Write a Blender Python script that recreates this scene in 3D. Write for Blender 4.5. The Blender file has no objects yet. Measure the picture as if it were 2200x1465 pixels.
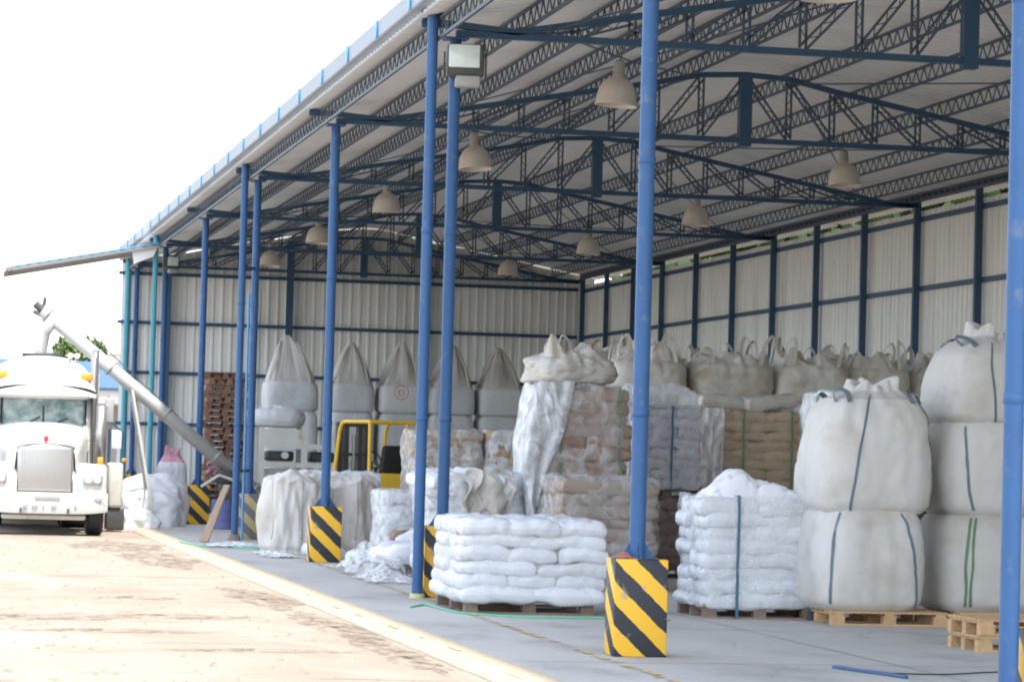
import bpy, bmesh, math, random
from mathutils import Vector, Matrix, noise
R = math.radians
PI = math.pi
sc = bpy.context.scene
C = bpy.context.scene.collection

# ------------------------------------------------------------------ camera
cam_d = bpy.data.cameras.new('camera')
cam = bpy.data.objects.new('camera', cam_d)
C.objects.link(cam)
rx = Vector((0.9801283, -0.19651199, 0.02704734))
ux = Vector((-0.03370425, -0.0306098, 0.99896299))
bx_ = Vector((-0.19548029, -0.98002351, -0.03662482))
m = Matrix((rx, ux, bx_)).transposed().to_4x4()
m.translation = Vector((0, 0, 1.65))
cam.matrix_world = m
cam_d.sensor_width = 36
cam_d.lens = 6515.27 / 2200 * 36
cam_d.clip_start = 0.1
cam_d.clip_end = 3000
sc.camera = cam

# ------------------------------------------------------------------ sky, sun, exposure
sun_dir = Vector((0.115, -0.40, 1.0)).normalized()
elev = math.asin(sun_dir.z)
azim = math.atan2(sun_dir.x, sun_dir.y)
w = bpy.data.worlds.new('World')
sc.world = w
w.use_nodes = True
nt = w.node_tree
bg = nt.nodes['Background']
sky = nt.nodes.new('ShaderNodeTexSky')
sky.sky_type = 'NISHITA'
sky.sun_disc = False
sky.sun_elevation = elev
sky.sun_rotation = azim
sky.air_density = 1.0
sky.dust_density = 1.2
sky.ozone_density = 1.0
hz = nt.nodes.new('ShaderNodeHueSaturation')   # hazy tropical sky: paler than the clear-sky model
hz.inputs['Saturation'].default_value = .55
nt.links.new(sky.outputs[0], hz.inputs['Color'])
nt.links.new(hz.outputs[0], bg.inputs[0])
bg.inputs[1].default_value = 0.15
sd = bpy.data.lights.new('sun', 'SUN')
sd.energy = 2.0
sd.angle = R(2.0)
sd.color = (1.0, 0.95, 0.87)
so = bpy.data.objects.new('sun', sd)
so.rotation_euler = sun_dir.to_track_quat('Z', 'Y').to_euler()
so.location = (0, 0, 30)
C.objects.link(so)
sc.view_settings.view_transform = 'Standard'
sc.view_settings.look = 'None'
sc.view_settings.gamma = 1.0
sc.view_settings.exposure = 2.0
try:
    sc.cycles.pixel_filter_type = 'BLACKMAN_HARRIS'
    sc.cycles.filter_width = 2.0
    sc.cycles.max_bounces = 8
    sc.cycles.diffuse_bounces = 5
    sc.cycles.transparent_max_bounces = 12
    sc.cycles.use_denoising = True
except Exception:
    pass

# ------------------------------------------------------------------ materials
def mat(name, col, rough=.6, metal=0, col2=None, nscale=4, nfac=.5, bump=0, bscale=20, stain=None, stain_scale=1.5,
        stain_lo=.5, stain_hi=.7, stain_amt=.8, vary=0, stretch=None, spec=.4, ridge=False):
    mt = bpy.data.materials.new(name)
    mt.use_nodes = True
    n = mt.node_tree
    L = n.links.new
    b = n.nodes['Principled BSDF']
    b.inputs['Roughness'].default_value = rough
    b.inputs['Metallic'].default_value = metal
    b.inputs['Specular IOR Level'].default_value = spec
    tc = n.nodes.new('ShaderNodeTexCoord')
    mp = n.nodes.new('ShaderNodeMapping')
    L(tc.outputs['Object'], mp.inputs[0])
    if stretch:
        mp.inputs['Scale'].default_value = stretch
    oi = n.nodes.new('ShaderNodeObjectInfo')
    ad = n.nodes.new('ShaderNodeVectorMath'); ad.operation = 'SCALE'
    L(oi.outputs['Location'], ad.inputs[0]); ad.inputs['Scale'].default_value = 3.7
    a2 = n.nodes.new('ShaderNodeVectorMath'); a2.operation = 'ADD'
    L(mp.outputs[0], a2.inputs[0]); L(ad.outputs[0], a2.inputs[1])
    vec = a2.outputs[0]
    rgb = n.nodes.new('ShaderNodeRGB'); rgb.outputs[0].default_value = (*col, 1)
    out = rgb.outputs[0]
    def mix(a, bcol, fac):
        mx = n.nodes.new('ShaderNodeMix'); mx.data_type = 'RGBA'
        L(a, mx.inputs[6]); mx.inputs[7].default_value = (*bcol, 1)
        if isinstance(fac, float): mx.inputs[0].default_value = fac
        else: L(fac, mx.inputs[0])
        return mx.outputs[2]
    def nz(scale, lo, hi, amt, det=6):
        t = n.nodes.new('ShaderNodeTexNoise'); t.inputs['Scale'].default_value = scale
        t.inputs['Detail'].default_value = det; t.inputs['Roughness'].default_value = .6
        L(vec, t.inputs['Vector'])
        r = n.nodes.new('ShaderNodeMapRange')
        r.inputs[1].default_value = lo; r.inputs[2].default_value = hi; r.inputs[4].default_value = amt
        L(t.outputs[0], r.inputs[0])
        return r.outputs[0]
    if col2: out = mix(out, col2, nz(nscale, .38, .66, nfac))
    if stain: out = mix(out, stain, nz(stain_scale, stain_lo, stain_hi, stain_amt, 8))
    if vary:
        mu = n.nodes.new('ShaderNodeMapRange'); L(oi.outputs['Random'], mu.inputs[0])
        mu.inputs[3].default_value = 1 - vary; mu.inputs[4].default_value = 1 + vary * .5
        hs = n.nodes.new('ShaderNodeHueSaturation'); L(out, hs.inputs['Color']); L(mu.outputs[0], hs.inputs['Value'])
        out = hs.outputs[0]
    L(out, b.inputs['Base Color'])
    if bump:
        t = n.nodes.new('ShaderNodeTexNoise'); t.inputs['Scale'].default_value = bscale
        t.inputs['Detail'].default_value = 6
        if ridge:
            t.noise_type = 'RIDGED_MULTIFRACTAL'; t.inputs['Detail'].default_value = 3; t.inputs['Distortion'].default_value = .8
        L(vec, t.inputs['Vector'])
        bp = n.nodes.new('ShaderNodeBump'); bp.inputs['Strength'].default_value = bump
        bp.inputs['Distance'].default_value = .03
        L(t.outputs[0], bp.inputs['Height']); L(bp.outputs[0], b.inputs['Normal'])
    return mt

M = {}
M['blue'] = mat('blue_paint', (.032, .105, .255), .5, col2=(.026, .085, .21), nscale=3, stain=(.16, .20, .25), stain_scale=6, stain_lo=.58, stain_hi=.74, stain_amt=.6, bump=.15, bscale=6)
M['teal'] = mat('teal_paint', (.05, .27, .32), .45, col2=(.10, .30, .48), nscale=3)
M['navy'] = mat('dark_blue_steel', (.030, .078, .145), .5, col2=(.040, .09, .155), nscale=5)
M['steel'] = mat('grey_blue_steel', (.06, .09, .13), .55, col2=(.07, .085, .10), nscale=8)
M['brace'] = mat('light_blue_bracket', (.10, .35, .68), .4)
M['gutter'] = mat('pale_gutter', (.27, .31, .36), .5, col2=(.23, .27, .32), nscale=1.2)
M['roof'] = mat('roof_sheet', (.78, .78, .77), .55, col2=(.70, .70, .69), nscale=.7, stain=(.55, .52, .49), stain_scale=.5, stain_lo=.5, stain_hi=.75, stain_amt=.5)
M['wall'] = mat('wall_sheet', (.79, .80, .77), .45, col2=(.69, .71, .71), nscale=1.2, stretch=(1.5, 1.5, .12), stain=(.33, .34, .33), stain_scale=2.2, stain_lo=.52, stain_hi=.7, stain_amt=.45)
M['concrete'] = mat('concrete_floor', (.47, .46, .435), .8, col2=(.385, .375, .355), nscale=.6, nfac=.8, stain=(.25, .245, .24), stain_scale=1.0, stain_lo=.52, stain_hi=.74, stain_amt=.75, bump=.15, bscale=30, stretch=(1, .55, 1))
M['kerb'] = mat('kerb_concrete', (.40, .345, .25), .85, col2=(.34, .28, .195), nscale=3, bump=.3, bscale=25)
M['dirt'] = mat('yard_dirt', (.33, .26, .20), .95, col2=(.28, .22, .165), nscale=.35, nfac=.8, stain=(.21, .16, .115), stain_scale=.9, stain_lo=.50, stain_hi=.78, stain_amt=.6, bump=.5, bscale=6, stretch=(.55, .3, 1))
M['pale_dust'] = mat('pale_dust', (.50, .45, .38), .95, col2=(.36, .30, .235), nscale=3)
M['rut'] = mat('dark_soil', (.235, .18, .13), .95, col2=(.30, .235, .175), nscale=5, bump=.5, bscale=12)
M['rut_fade'] = mat('thin_soil', (.225, .18, .138), .95, col2=(.265, .217, .17), nscale=4, bump=.5, bscale=12)
M['bag'] = mat('woven_bag', (.60, .585, .555), .6, col2=(.56, .535, .495), nscale=2.5, stain=(.36, .30, .22), stain_scale=1.3, stain_lo=.52, stain_hi=.72, stain_amt=.6, bump=.8, bscale=2.2, vary=.08, ridge=True)
M['dirtybag'] = mat('dirty_woven_bag', (.59, .565, .52), .65, col2=(.49, .465, .42), nscale=2.2, stain=(.36, .28, .19), stain_scale=1.8, stain_lo=.52, stain_hi=.68, stain_amt=.75, bump=.8, bscale=3, vary=.12, ridge=True)
M['collar'] = mat('peaked_bag_cloth', (.52, .50, .465), .65, col2=(.44, .42, .39), nscale=3, stain=(.34, .30, .25), stain_scale=1.6, stain_lo=.55, stain_hi=.7, stain_amt=.5, bump=.6, bscale=3, ridge=True)
M['greybag'] = mat('grey_white_bag', (.60, .61, .61), .6, col2=(.52, .53, .54), nscale=2, stain=(.42, .40, .38), stain_scale=1.4, stain_lo=.56, stain_hi=.7, stain_amt=.5, bump=.45, bscale=3, vary=.08, ridge=True)
M['sack'] = mat('white_sack', (.64, .66, .69), .5, col2=(.58, .60, .64), nscale=4, stain=(.50, .49, .47), stain_scale=2, stain_lo=.58, stain_hi=.72, stain_amt=.5, bump=.5, bscale=3.2, ridge=True, vary=.07)
M['lilac'] = mat('lilac_white_sack', (.55, .53, .58), .5, col2=(.45, .42, .47), nscale=5, bump=.45, bscale=8, vary=.1)
M['brown'] = mat('brown_paper_sack', (.31, .215, .165), .6, col2=(.26, .175, .135), nscale=3, stain=(.42, .34, .28), stain_scale=3, stain_lo=.58, stain_hi=.7, stain_amt=.6, bump=.5, bscale=7, vary=.18)
M['taupe'] = mat('taupe_paper_sack', (.35, .28, .23), .65, col2=(.30, .24, .20), nscale=3, bump=.5, bscale=7, vary=.1)
M['darksack'] = mat('dark_brown_sack', (.21, .16, .14), .65, col2=(.27, .215, .19), nscale=3, bump=.5, bscale=7, vary=.12)
M['tan'] = mat('tan_kraft_sack', (.48, .35, .225), .65, col2=(.42, .31, .20), nscale=2.5, bump=.35, bscale=7, vary=.06)
M['wood'] = mat('pallet_wood', (.58, .38, .20), .75, col2=(.44, .27, .13), nscale=3, stretch=(6, 1, 6), bump=.3, bscale=12, vary=.15)
M['oldwood'] = mat('weathered_wood', (.27, .20, .16), .85, col2=(.18, .13, .11), nscale=3, stretch=(6, 1, 6), bump=.3, bscale=12, vary=.25)
M['redwood'] = mat('reddish_pallet_wood', (.26, .15, .10), .8, col2=(.16, .095, .065), nscale=3, bump=.3, bscale=12, vary=.35)
M['palewood'] = mat('pale_weathered_wood', (.36, .27, .19), .85, col2=(.26, .19, .14), nscale=3, stretch=(6, 6, 1), bump=.3, bscale=12)
M['strap'] = mat('blue_strap', (.04, .13, .20), .5)
M['gstrap'] = mat('green_strap', (.12, .22, .13), .5)
M['greyweb'] = mat('grey_webbing', (.13, .18, .20), .6)
M['cord'] = mat('green_cord', (.10, .50, .28), .5)
M['yellow'] = mat('forklift_yellow', (.80, .52, .05), .4, col2=(.68, .42, .04), nscale=4, stain=(.3, .2, .08), stain_scale=4, stain_lo=.62, stain_hi=.75, stain_amt=.5)
M['black'] = mat('black_rubber', (.02, .022, .025), .6)
M['dark'] = mat('dark_metal', (.06, .062, .065), .5, col2=(.1, .09, .08), nscale=6)
M['white'] = mat('white_truck_paint', (.58, .58, .56), .35, spec=.5, col2=(.50, .49, .465), nscale=2, stain=(.40, .35, .28), stain_scale=2.5, stain_lo=.60, stain_hi=.78, stain_amt=.45)
M['cream'] = mat('cream_machine_paint', (.60, .60, .55), .5, col2=(.48, .47, .42), nscale=4, stain=(.28, .22, .15), stain_scale=3, stain_lo=.58, stain_hi=.72, stain_amt=.6)
M['auger'] = mat('auger_grey', (.42, .42, .40), .45, metal=.2, col2=(.33, .33, .32), nscale=3)
M['chrome'] = mat('chrome', (.40, .39, .38), .3, metal=.7)
M['glass'] = mat('windscreen_glass', (.10, .16, .17), .08, spec=.8, col2=(.34, .42, .40), nscale=4.0, nfac=.9)  # lighter noise patches paint bright reflections into the windscreen colour
M['amber'] = mat('amber_lens', (.85, .30, .03), .3)
M['red'] = mat('red_plastic', (.40, .05, .07), .5)
M['pink'] = mat('pink_cloth', (.50, .24, .30), .7, col2=(.6, .42, .46), nscale=8)
M['lamp'] = mat('lamp_reflector', (.62, .57, .50), .4, col2=(.54, .50, .45), nscale=4)
M['lampbody'] = mat('lamp_housing', (.34, .33, .32), .5)
M['lens'] = mat('floodlight_glass', (.62, .70, .66), .12, col2=(.80, .84, .80), nscale=7)
M['purple'] = mat('blue_drum_plastic', (.16, .18, .42), .5)
M['bluepaint'] = mat('far_blue_cladding', (.04, .10, .22), .5)
M['farwhite'] = mat('far_white_wall', (.74, .74, .72), .7)
M['leaf'] = mat('foliage', (.10, .16, .045), .6, col2=(.06, .10, .028), nscale=1.5, vary=.1)
M['bark'] = mat('bark', (.14, .10, .07), .9)
M['yline'] = mat('worn_yellow_line', (.52, .40, .19), .8)
M['rag'] = mat('rag_cloth', (.30, .13, .11), .8)
M['tarp'] = mat('white_tarp', (.74, .74, .77), .45, col2=(.66, .67, .72), nscale=3, bump=.6, bscale=2.2, ridge=True)

def dirt_mat():
    mt = bpy.data.materials.new('yard_dirt'); mt.use_nodes = True; n = mt.node_tree; L = n.links.new; b = n.nodes['Principled BSDF']
    b.inputs['Roughness'].default_value = .95; b.inputs['Specular IOR Level'].default_value = .2
    tc = n.nodes.new('ShaderNodeTexCoord')
    def noise_(scale, st, det=8, dist=0, rough=.6, typ=None):
        mp = n.nodes.new('ShaderNodeMapping'); mp.inputs['Scale'].default_value = st; L(tc.outputs['Object'], mp.inputs[0])
        t = n.nodes.new('ShaderNodeTexNoise'); t.inputs['Scale'].default_value = scale; t.inputs['Detail'].default_value = det
        t.inputs['Distortion'].default_value = dist; t.inputs['Roughness'].default_value = rough
        L(mp.outputs[0], t.inputs['Vector']); return t.outputs[0]
    def rng(src, lo, hi, a=0, c=1):
        r = n.nodes.new('ShaderNodeMapRange'); r.interpolation_type = 'SMOOTHSTEP'; r.inputs[1].default_value = lo; r.inputs[2].default_value = hi; r.inputs[3].default_value = a; r.inputs[4].default_value = c
        L(src, r.inputs[0]); return r.outputs[0]
    rgb = n.nodes.new('ShaderNodeRGB'); rgb.outputs[0].default_value = (.300, .252, .205, 1); out = rgb.outputs[0]
    def mx(fac, col):
        nonlocal out
        m_ = n.nodes.new('ShaderNodeMix'); m_.data_type = 'RGBA'; L(fac, m_.inputs[0]); L(out, m_.inputs[6]); m_.inputs[7].default_value = (*col, 1); out = m_.outputs[2]
    mx(rng(noise_(.45, (1, .35, 1)), .40, .65), (.262, .217, .173))
    mx(rng(noise_(1.1, (.55, .28, 1), 10, .6), .50, .64, 0, .75), (.345, .295, .243))
    mx(rng(noise_(.8, (.5, .9, 1), 10, 1.5, .65), .53, .66, 0, .75), (.20, .155, .115))
    mx(rng(noise_(2.2, (.25, 1.6, 1), 9, 1.0, .7), .60, .68, 0, .75), (.17, .13, .095))
    mx(rng(noise_(30, (1, 1, 1), 4), .58, .70, 0, .45), (.17, .13, .10))
    L(out, b.inputs['Base Color'])
    bp = n.nodes.new('ShaderNodeBump'); bp.inputs['Strength'].default_value = .7; bp.inputs['Distance'].default_value = .05
    ad = n.nodes.new('ShaderNodeMath'); ad.operation = 'ADD'; L(noise_(3, (1, .6, 1), 9), ad.inputs[0]); L(noise_(1.2, (.5, .9, 1), 6, 1.5), ad.inputs[1])
    L(ad.outputs[0], bp.inputs['Height']); L(bp.outputs[0], b.inputs['Normal'])
    return mt
M['dirt'] = dirt_mat()

def worn_line():
    mt = M['yline']; n = mt.node_tree; L = n.links.new
    b = n.nodes['Principled BSDF']; out = n.nodes['Material Output']
    tr = n.nodes.new('ShaderNodeBsdfTransparent'); mx = n.nodes.new('ShaderNodeMixShader')
    t = n.nodes.new('ShaderNodeTexNoise'); t.inputs['Scale'].default_value = 3.5; t.inputs['Detail'].default_value = 6
    tc = n.nodes.new('ShaderNodeTexCoord'); L(tc.outputs['Object'], t.inputs['Vector'])
    r = n.nodes.new('ShaderNodeMapRange'); r.inputs[1].default_value = .40; r.inputs[2].default_value = .60
    L(t.outputs[0], r.inputs[0]); L(r.outputs[0], mx.inputs[0]); L(tr.outputs[0], mx.inputs[1]); L(b.outputs[0], mx.inputs[2])
    L(mx.outputs[0], out.inputs['Surface'])
worn_line()

def stripe_mat(name, yel, blk, dusty=0.0):
    mt = bpy.data.materials.new(name); mt.use_nodes = True
    n = mt.node_tree; L = n.links.new; b = n.nodes['Principled BSDF']
    tc = n.nodes.new('ShaderNodeTexCoord'); sp = n.nodes.new('ShaderNodeSeparateXYZ'); L(tc.outputs['Object'], sp.inputs[0])
    def mth(op, a, c):
        x = n.nodes.new('ShaderNodeMath'); x.operation = op
        for i, v in ((0, a), (1, c)):
            if isinstance(v, (int, float)): x.inputs[i].default_value = v
            else: L(v, x.inputs[i])
        return x.outputs[0]
    nz = n.nodes.new('ShaderNodeTexNoise'); nz.inputs['Scale'].default_value = 12; L(tc.outputs['Object'], nz.inputs['Vector'])
    wob = mth('MULTIPLY', mth('SUBTRACT', nz.outputs[0], .5), .03)
    s = mth('SUBTRACT', sp.outputs[0], sp.outputs[1])
    v = mth('ADD', mth('ADD', sp.outputs[2], mth('MULTIPLY', s, .95)), wob)
    fr = mth('FRACT', mth('DIVIDE', mth('ADD', v, 10.05), .352), 0)
    st = mth('GREATER_THAN', fr, .5)
    mx = n.nodes.new('ShaderNodeMix'); mx.data_type = 'RGBA'; L(st, mx.inputs[0])
    mx.inputs[6].default_value = (*blk, 1); mx.inputs[7].default_value = (*yel, 1)
    # chips and dust
    n2 = n.nodes.new('ShaderNodeTexNoise'); n2.inputs['Scale'].default_value = 9; n2.inputs['Detail'].default_value = 8
    L(tc.outputs['Object'], n2.inputs['Vector'])
    r = n.nodes.new('ShaderNodeMapRange'); r.inputs[1].default_value = .60 - dusty * .2; r.inputs[2].default_value = .72
    r.inputs[3].default_value = dusty; r.inputs[4].default_value = .75
    L(n2.outputs[0], r.inputs[0])
    m2 = n.nodes.new('ShaderNodeMix'); m2.data_type = 'RGBA'; L(r.outputs[0], m2.inputs[0]); L(mx.outputs[2], m2.inputs[6])
    m2.inputs[7].default_value = (.30, .28, .25, 1)
    L(m2.outputs[2], b.inputs['Base Color']); b.inputs['Roughness'].default_value = .55
    return mt
M['stripe'] = stripe_mat('yellow_black_stripes', (.82, .46, .03), (.025, .027, .035))
M['dustystripe'] = stripe_mat('dusty_stripes', (.60, .46, .16), (.10, .10, .12), .35)

def film_mat(name, lo=.3, hi=.9, col=(.78, .80, .80), scale=4, amin=.15, amax=.9):
    mt = bpy.data.materials.new(name); mt.use_nodes = True
    n = mt.node_tree; L = n.links.new; b = n.nodes['Principled BSDF']; out = n.nodes['Material Output']
    b.inputs['Base Color'].default_value = (*col, 1); b.inputs['Roughness'].default_value = .42; b.inputs['Specular IOR Level'].default_value = .3
    tc = n.nodes.new('ShaderNodeTexCoord')
    t = n.nodes.new('ShaderNodeTexNoise'); t.inputs['Scale'].default_value = scale; t.inputs['Detail'].default_value = 7
    t.inputs['Distortion'].default_value = 1.2
    L(tc.outputs['Object'], t.inputs['Vector'])
    r = n.nodes.new('ShaderNodeMapRange'); r.inputs[1].default_value = .35; r.inputs[2].default_value = .65
    r.inputs[3].default_value = amin; r.inputs[4].default_value = amax
    L(t.outputs[0], r.inputs[0])
    tr = n.nodes.new('ShaderNodeBsdfTransparent'); mx = n.nodes.new('ShaderNodeMixShader')
    L(r.outputs[0], mx.inputs[0]); L(tr.outputs[0], mx.inputs[1]); L(b.outputs[0], mx.inputs[2])
    L(mx.outputs[0], out.inputs['Surface'])
    t2 = n.nodes.new('ShaderNodeTexNoise'); t2.inputs['Scale'].default_value = scale * 2.5; t2.inputs['Detail'].default_value = 5
    t2.inputs['Distortion'].default_value = 2
    L(tc.outputs['Object'], t2.inputs['Vector'])
    bp = n.nodes.new('ShaderNodeBump'); bp.inputs['Strength'].default_value = .5; bp.inputs['Distance'].default_value = .03
    L(t2.outputs[0], bp.inputs['Height']); L(bp.outputs[0], b.inputs['Normal'])
    return mt
M['film'] = film_mat('clear_film', amin=.10, amax=.75)
M['thinfilm'] = film_mat('thin_film', amin=.03, amax=.42)
M['barefilm'] = film_mat('faint_film', amin=.0, amax=.18)
M['barefilm2'] = film_mat('glossy_film', amin=.02, amax=.30)
M['whitefilm'] = film_mat('milky_film', amin=.45, amax=1.0, col=(.76, .78, .80))

def emblem_mat():
    mt = mat('woven_bag_with_red_ring', (.62, .62, .61), .6, col2=(.55, .56, .56), nscale=2, bump=.3, bscale=5)
    n = mt.node_tree; L = n.links.new; b = n.nodes['Principled BSDF']
    src = b.inputs['Base Color'].links[0].from_socket
    tc = n.nodes.new('ShaderNodeTexCoord'); sp = n.nodes.new('ShaderNodeSeparateXYZ'); L(tc.outputs['Object'], sp.inputs[0])
    def mth(op, a, c):
        x = n.nodes.new('ShaderNodeMath'); x.operation = op
        for i, v in ((0, a), (1, c)):
            if isinstance(v, (int, float)): x.inputs[i].default_value = v
            else: L(v, x.inputs[i])
        return x.outputs[0]
    x = mth('ADD', sp.outputs[0], .02); z = mth('SUBTRACT', sp.outputs[2], .50)
    d = mth('SQRT', mth('ADD', mth('MULTIPLY', x, x), mth('MULTIPLY', z, z)), 0)
    r1 = mth('LESS_THAN', mth('ABSOLUTE', mth('SUBTRACT', d, .165), 0), .017)
    r2 = mth('LESS_THAN', mth('ABSOLUTE', mth('SUBTRACT', d, .07), 0), .016)
    bar = mth('MULTIPLY', mth('LESS_THAN', mth('ABSOLUTE', mth('ADD', x, .04), 0), .014), mth('LESS_THAN', mth('ABSOLUTE', z, 0), .09))
    fr = mth('LESS_THAN', sp.outputs[1], 0)
    f = mth('MULTIPLY', mth('MULTIPLY', mth('MAXIMUM', mth('MAXIMUM', r1, r2), bar), fr), .6)
    mx = n.nodes.new('ShaderNodeMix'); mx.data_type = 'RGBA'; L(f, mx.inputs[0]); L(src, mx.inputs[6])
    mx.inputs[7].default_value = (.55, .10, .12, 1); L(mx.outputs[2], b.inputs['Base Color'])
    return mt
M['emblem'] = emblem_mat()

# ------------------------------------------------------------------ mesh helpers
class MB:
    def __init__(s): s.v = []; s.f = []
    def add(s, vs, fs):
        o = len(s.v); s.v += [tuple(v) for v in vs]; s.f += [tuple(i + o for i in f) for f in fs]
    def box(s, x0, x1, y0, y1, z0, z1):
        s.add([(x0, y0, z0), (x1, y0, z0), (x1, y1, z0), (x0, y1, z0), (x0, y0, z1), (x1, y0, z1), (x1, y1, z1), (x0, y1, z1)],
              [(0, 3, 2, 1), (4, 5, 6, 7), (0, 1, 5, 4), (1, 2, 6, 5), (2, 3, 7, 6), (3, 0, 4, 7)])
    def bar(s, a, b, w, h=None, up=(0, 0, 1)):
        a = Vector(a); b = Vector(b); h = h or w
        d = (b - a).normalized(); up = Vector(up)
        if abs(d.dot(up)) > .98: up = Vector((0, 1, 0))
        x = d.cross(up).normalized(); y = x.cross(d)
        vs = []
        for p in (a, b):
            for i, j in ((-1, -1), (1, -1), (1, 1), (-1, 1)): vs.append(p + x * i * w / 2 + y * j * h / 2)
        s.add(vs, [(0, 1, 2, 3), (7, 6, 5, 4), (0, 4, 5, 1), (1, 5, 6, 2), (2, 6, 7, 3), (3, 7, 4, 0)])
    def tube(s, pts, r, seg=8, caps=True):
        pts = [Vector(p) for p in pts]; n = len(pts)
        rs = r if isinstance(r, (list, tuple)) else [r] * n
        rings = []; up = Vector((0, 0, 1)); prevx = None
        for i, p in enumerate(pts):
            d = (pts[min(i + 1, n - 1)] - pts[max(i - 1, 0)]).normalized()
            if prevx is None:
                u = up if abs(d.z) < .95 else Vector((0, 1, 0)); x = d.cross(u).normalized()
            else: x = (prevx - d * prevx.dot(d)).normalized()
            prevx = x; y = x.cross(d)
            rings.append([p + (x * math.cos(2 * PI * k / seg) + y * math.sin(2 * PI * k / seg)) * rs[i] for k in range(seg)])
        fs = []
        for i in range(n - 1):
            for k in range(seg):
                k2 = (k + 1) % seg; fs.append((i * seg + k, i * seg + k2, (i + 1) * seg + k2, (i + 1) * seg + k))
        if caps: fs += [tuple(range(seg))[::-1], tuple((n - 1) * seg + k for k in range(seg))]
        s.add([v for r_ in rings for v in r_], fs)
    def lathe(s, prof, c=(0, 0, 0), seg=24):
        vs = []; fs = []
        for (r, z) in prof:
            for k in range(seg): vs.append((c[0] + r * math.cos(2 * PI * k / seg), c[1] + r * math.sin(2 * PI * k / seg), c[2] + z))
        for i in range(len(prof) - 1):
            for k in range(seg):
                k2 = (k + 1) % seg; fs.append((i * seg + k, i * seg + k2, (i + 1) * seg + k2, (i + 1) * seg + k))
        s.add(vs, fs)
    def grid(s, fn, nu, nv, closed_u=False):
        vs = [fn(i / (nu if closed_u else nu - 1), j / (nv - 1)) for j in range(nv) for i in range(nu)]
        fs = []
        for j in range(nv - 1):
            for i in range(nu if closed_u else nu - 1):
                i2 = (i + 1) % nu; fs.append((j * nu + i, j * nu + i2, (j + 1) * nu + i2, (j + 1) * nu + i))
        s.add(vs, fs)
    def mesh(s, name, m, smooth=False):
        me = bpy.data.meshes.new(name); me.from_pydata(s.v, [], s.f); me.update()
        if smooth:
            for p in me.polygons: p.use_smooth = True
        me.materials.append(m)
        return me
    def build(s, name, m, parent=None, loc=(0, 0, 0), smooth=False):
        o = bpy.data.objects.new(name, s.mesh(name, m, smooth)); C.objects.link(o)
        o.parent = parent; o.location = loc
        return o

def tag(o, label=None, cat=None, group=None, kind=None):
    if label: o['label'] = label
    if cat: o['category'] = cat
    if group: o['group'] = group
    if kind: o['kind'] = kind
    return o
def thing(name, label, cat, loc=(0, 0, 0), rz=0, group=None):
    o = bpy.data.objects.new(name, None); C.objects.link(o); o.location = loc; o.rotation_euler = (0, 0, rz)
    o.empty_display_size = .2
    return tag(o, label, cat, group)
def copy_tree(o, parent=None, kids=None):
    c = o.copy(); C.objects.link(c); c.parent = parent
    for ch in [x for x in bpy.data.objects if x.parent == o]: copy_tree(ch, c)
    return c
def rbox(name, m, parent, c, size, bev=.03, seg=3, taper=(1, 1), shear=(0, 0), rot=None):
    bm = bmesh.new(); bmesh.ops.create_cube(bm, size=1)
    for v in bm.verts:
        t = v.co.z + .5
        v.co.x *= size[0] * (1 + (taper[0] - 1) * t); v.co.y *= size[1] * (1 + (taper[1] - 1) * t)
        v.co.x += shear[0] * t; v.co.y += shear[1] * t; v.co.z *= size[2]
    bmesh.ops.bevel(bm, geom=list(bm.edges), offset=bev, segments=seg, profile=.5, affect='EDGES')
    if rot: bmesh.ops.rotate(bm, verts=bm.verts, matrix=rot)
    me = bpy.data.meshes.new(name); bm.to_mesh(me); bm.free()
    for p in me.polygons: p.use_smooth = seg > 1
    me.materials.append(m)
    o = bpy.data.objects.new(name, me); C.objects.link(o); o.parent = parent; o.location = c
    return o
def nz(x, y, z, s=0): return noise.noise(Vector((x + s * 7.31, y - s * 3.17, z + s * 1.93)))

def lattice(b, p0, p1, sep, w_, lace, updir=Vector((0, 0, 1)), lr=.012, chord=None):
    p0 = Vector(p0); p1 = Vector(p1); d = p1 - p0; Ln = d.length; d.normalize()
    off = updir * sep / 2; cw = chord or w_
    b.bar(p0 + off, p1 + off, cw, cw); b.bar(p0 - off, p1 - off, cw, cw)
    n = max(2, int(Ln / lace)); s = 1
    for i in range(n):
        a = p0 + d * (Ln * i / n) - off * s; c = p0 + d * (Ln * (i + 1) / n) + off * s; s = -s
        e = (c - a).normalized(); pr = e.cross(Vector((0, 1, 0)) if abs(e.y) < .9 else Vector((1, 0, 0))).normalized() * lr; q = e.cross(pr).normalized() * lr
        b.add([a + pr, a - pr * .5 + q, a - pr * .5 - q, c + pr, c - pr * .5 + q, c - pr * .5 - q], [(0, 1, 4, 3), (1, 2, 5, 4), (2, 0, 3, 5)])
# ------------------------------------------------------------------ dimensions of the shed
XC, XW, XK = 5.98, 18.17, 12.1
YS = {-3: -3.0, -2: 6.4, -1: 15.1, 0: 24.45, 1: 33.71, 2: 43.43, 3: 53.26, 4: 62.69, 5: 72.46, 6: 81.49}
ZB = 6.37
def zroof(x): return 7.72 - .185 * abs(x - XK) if abs(x - XK) > .8 else 7.72 - .185 * .8 + .05 * (1 - (abs(x - XK) / .8) ** 2) + .03
GROUND = -.06

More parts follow.
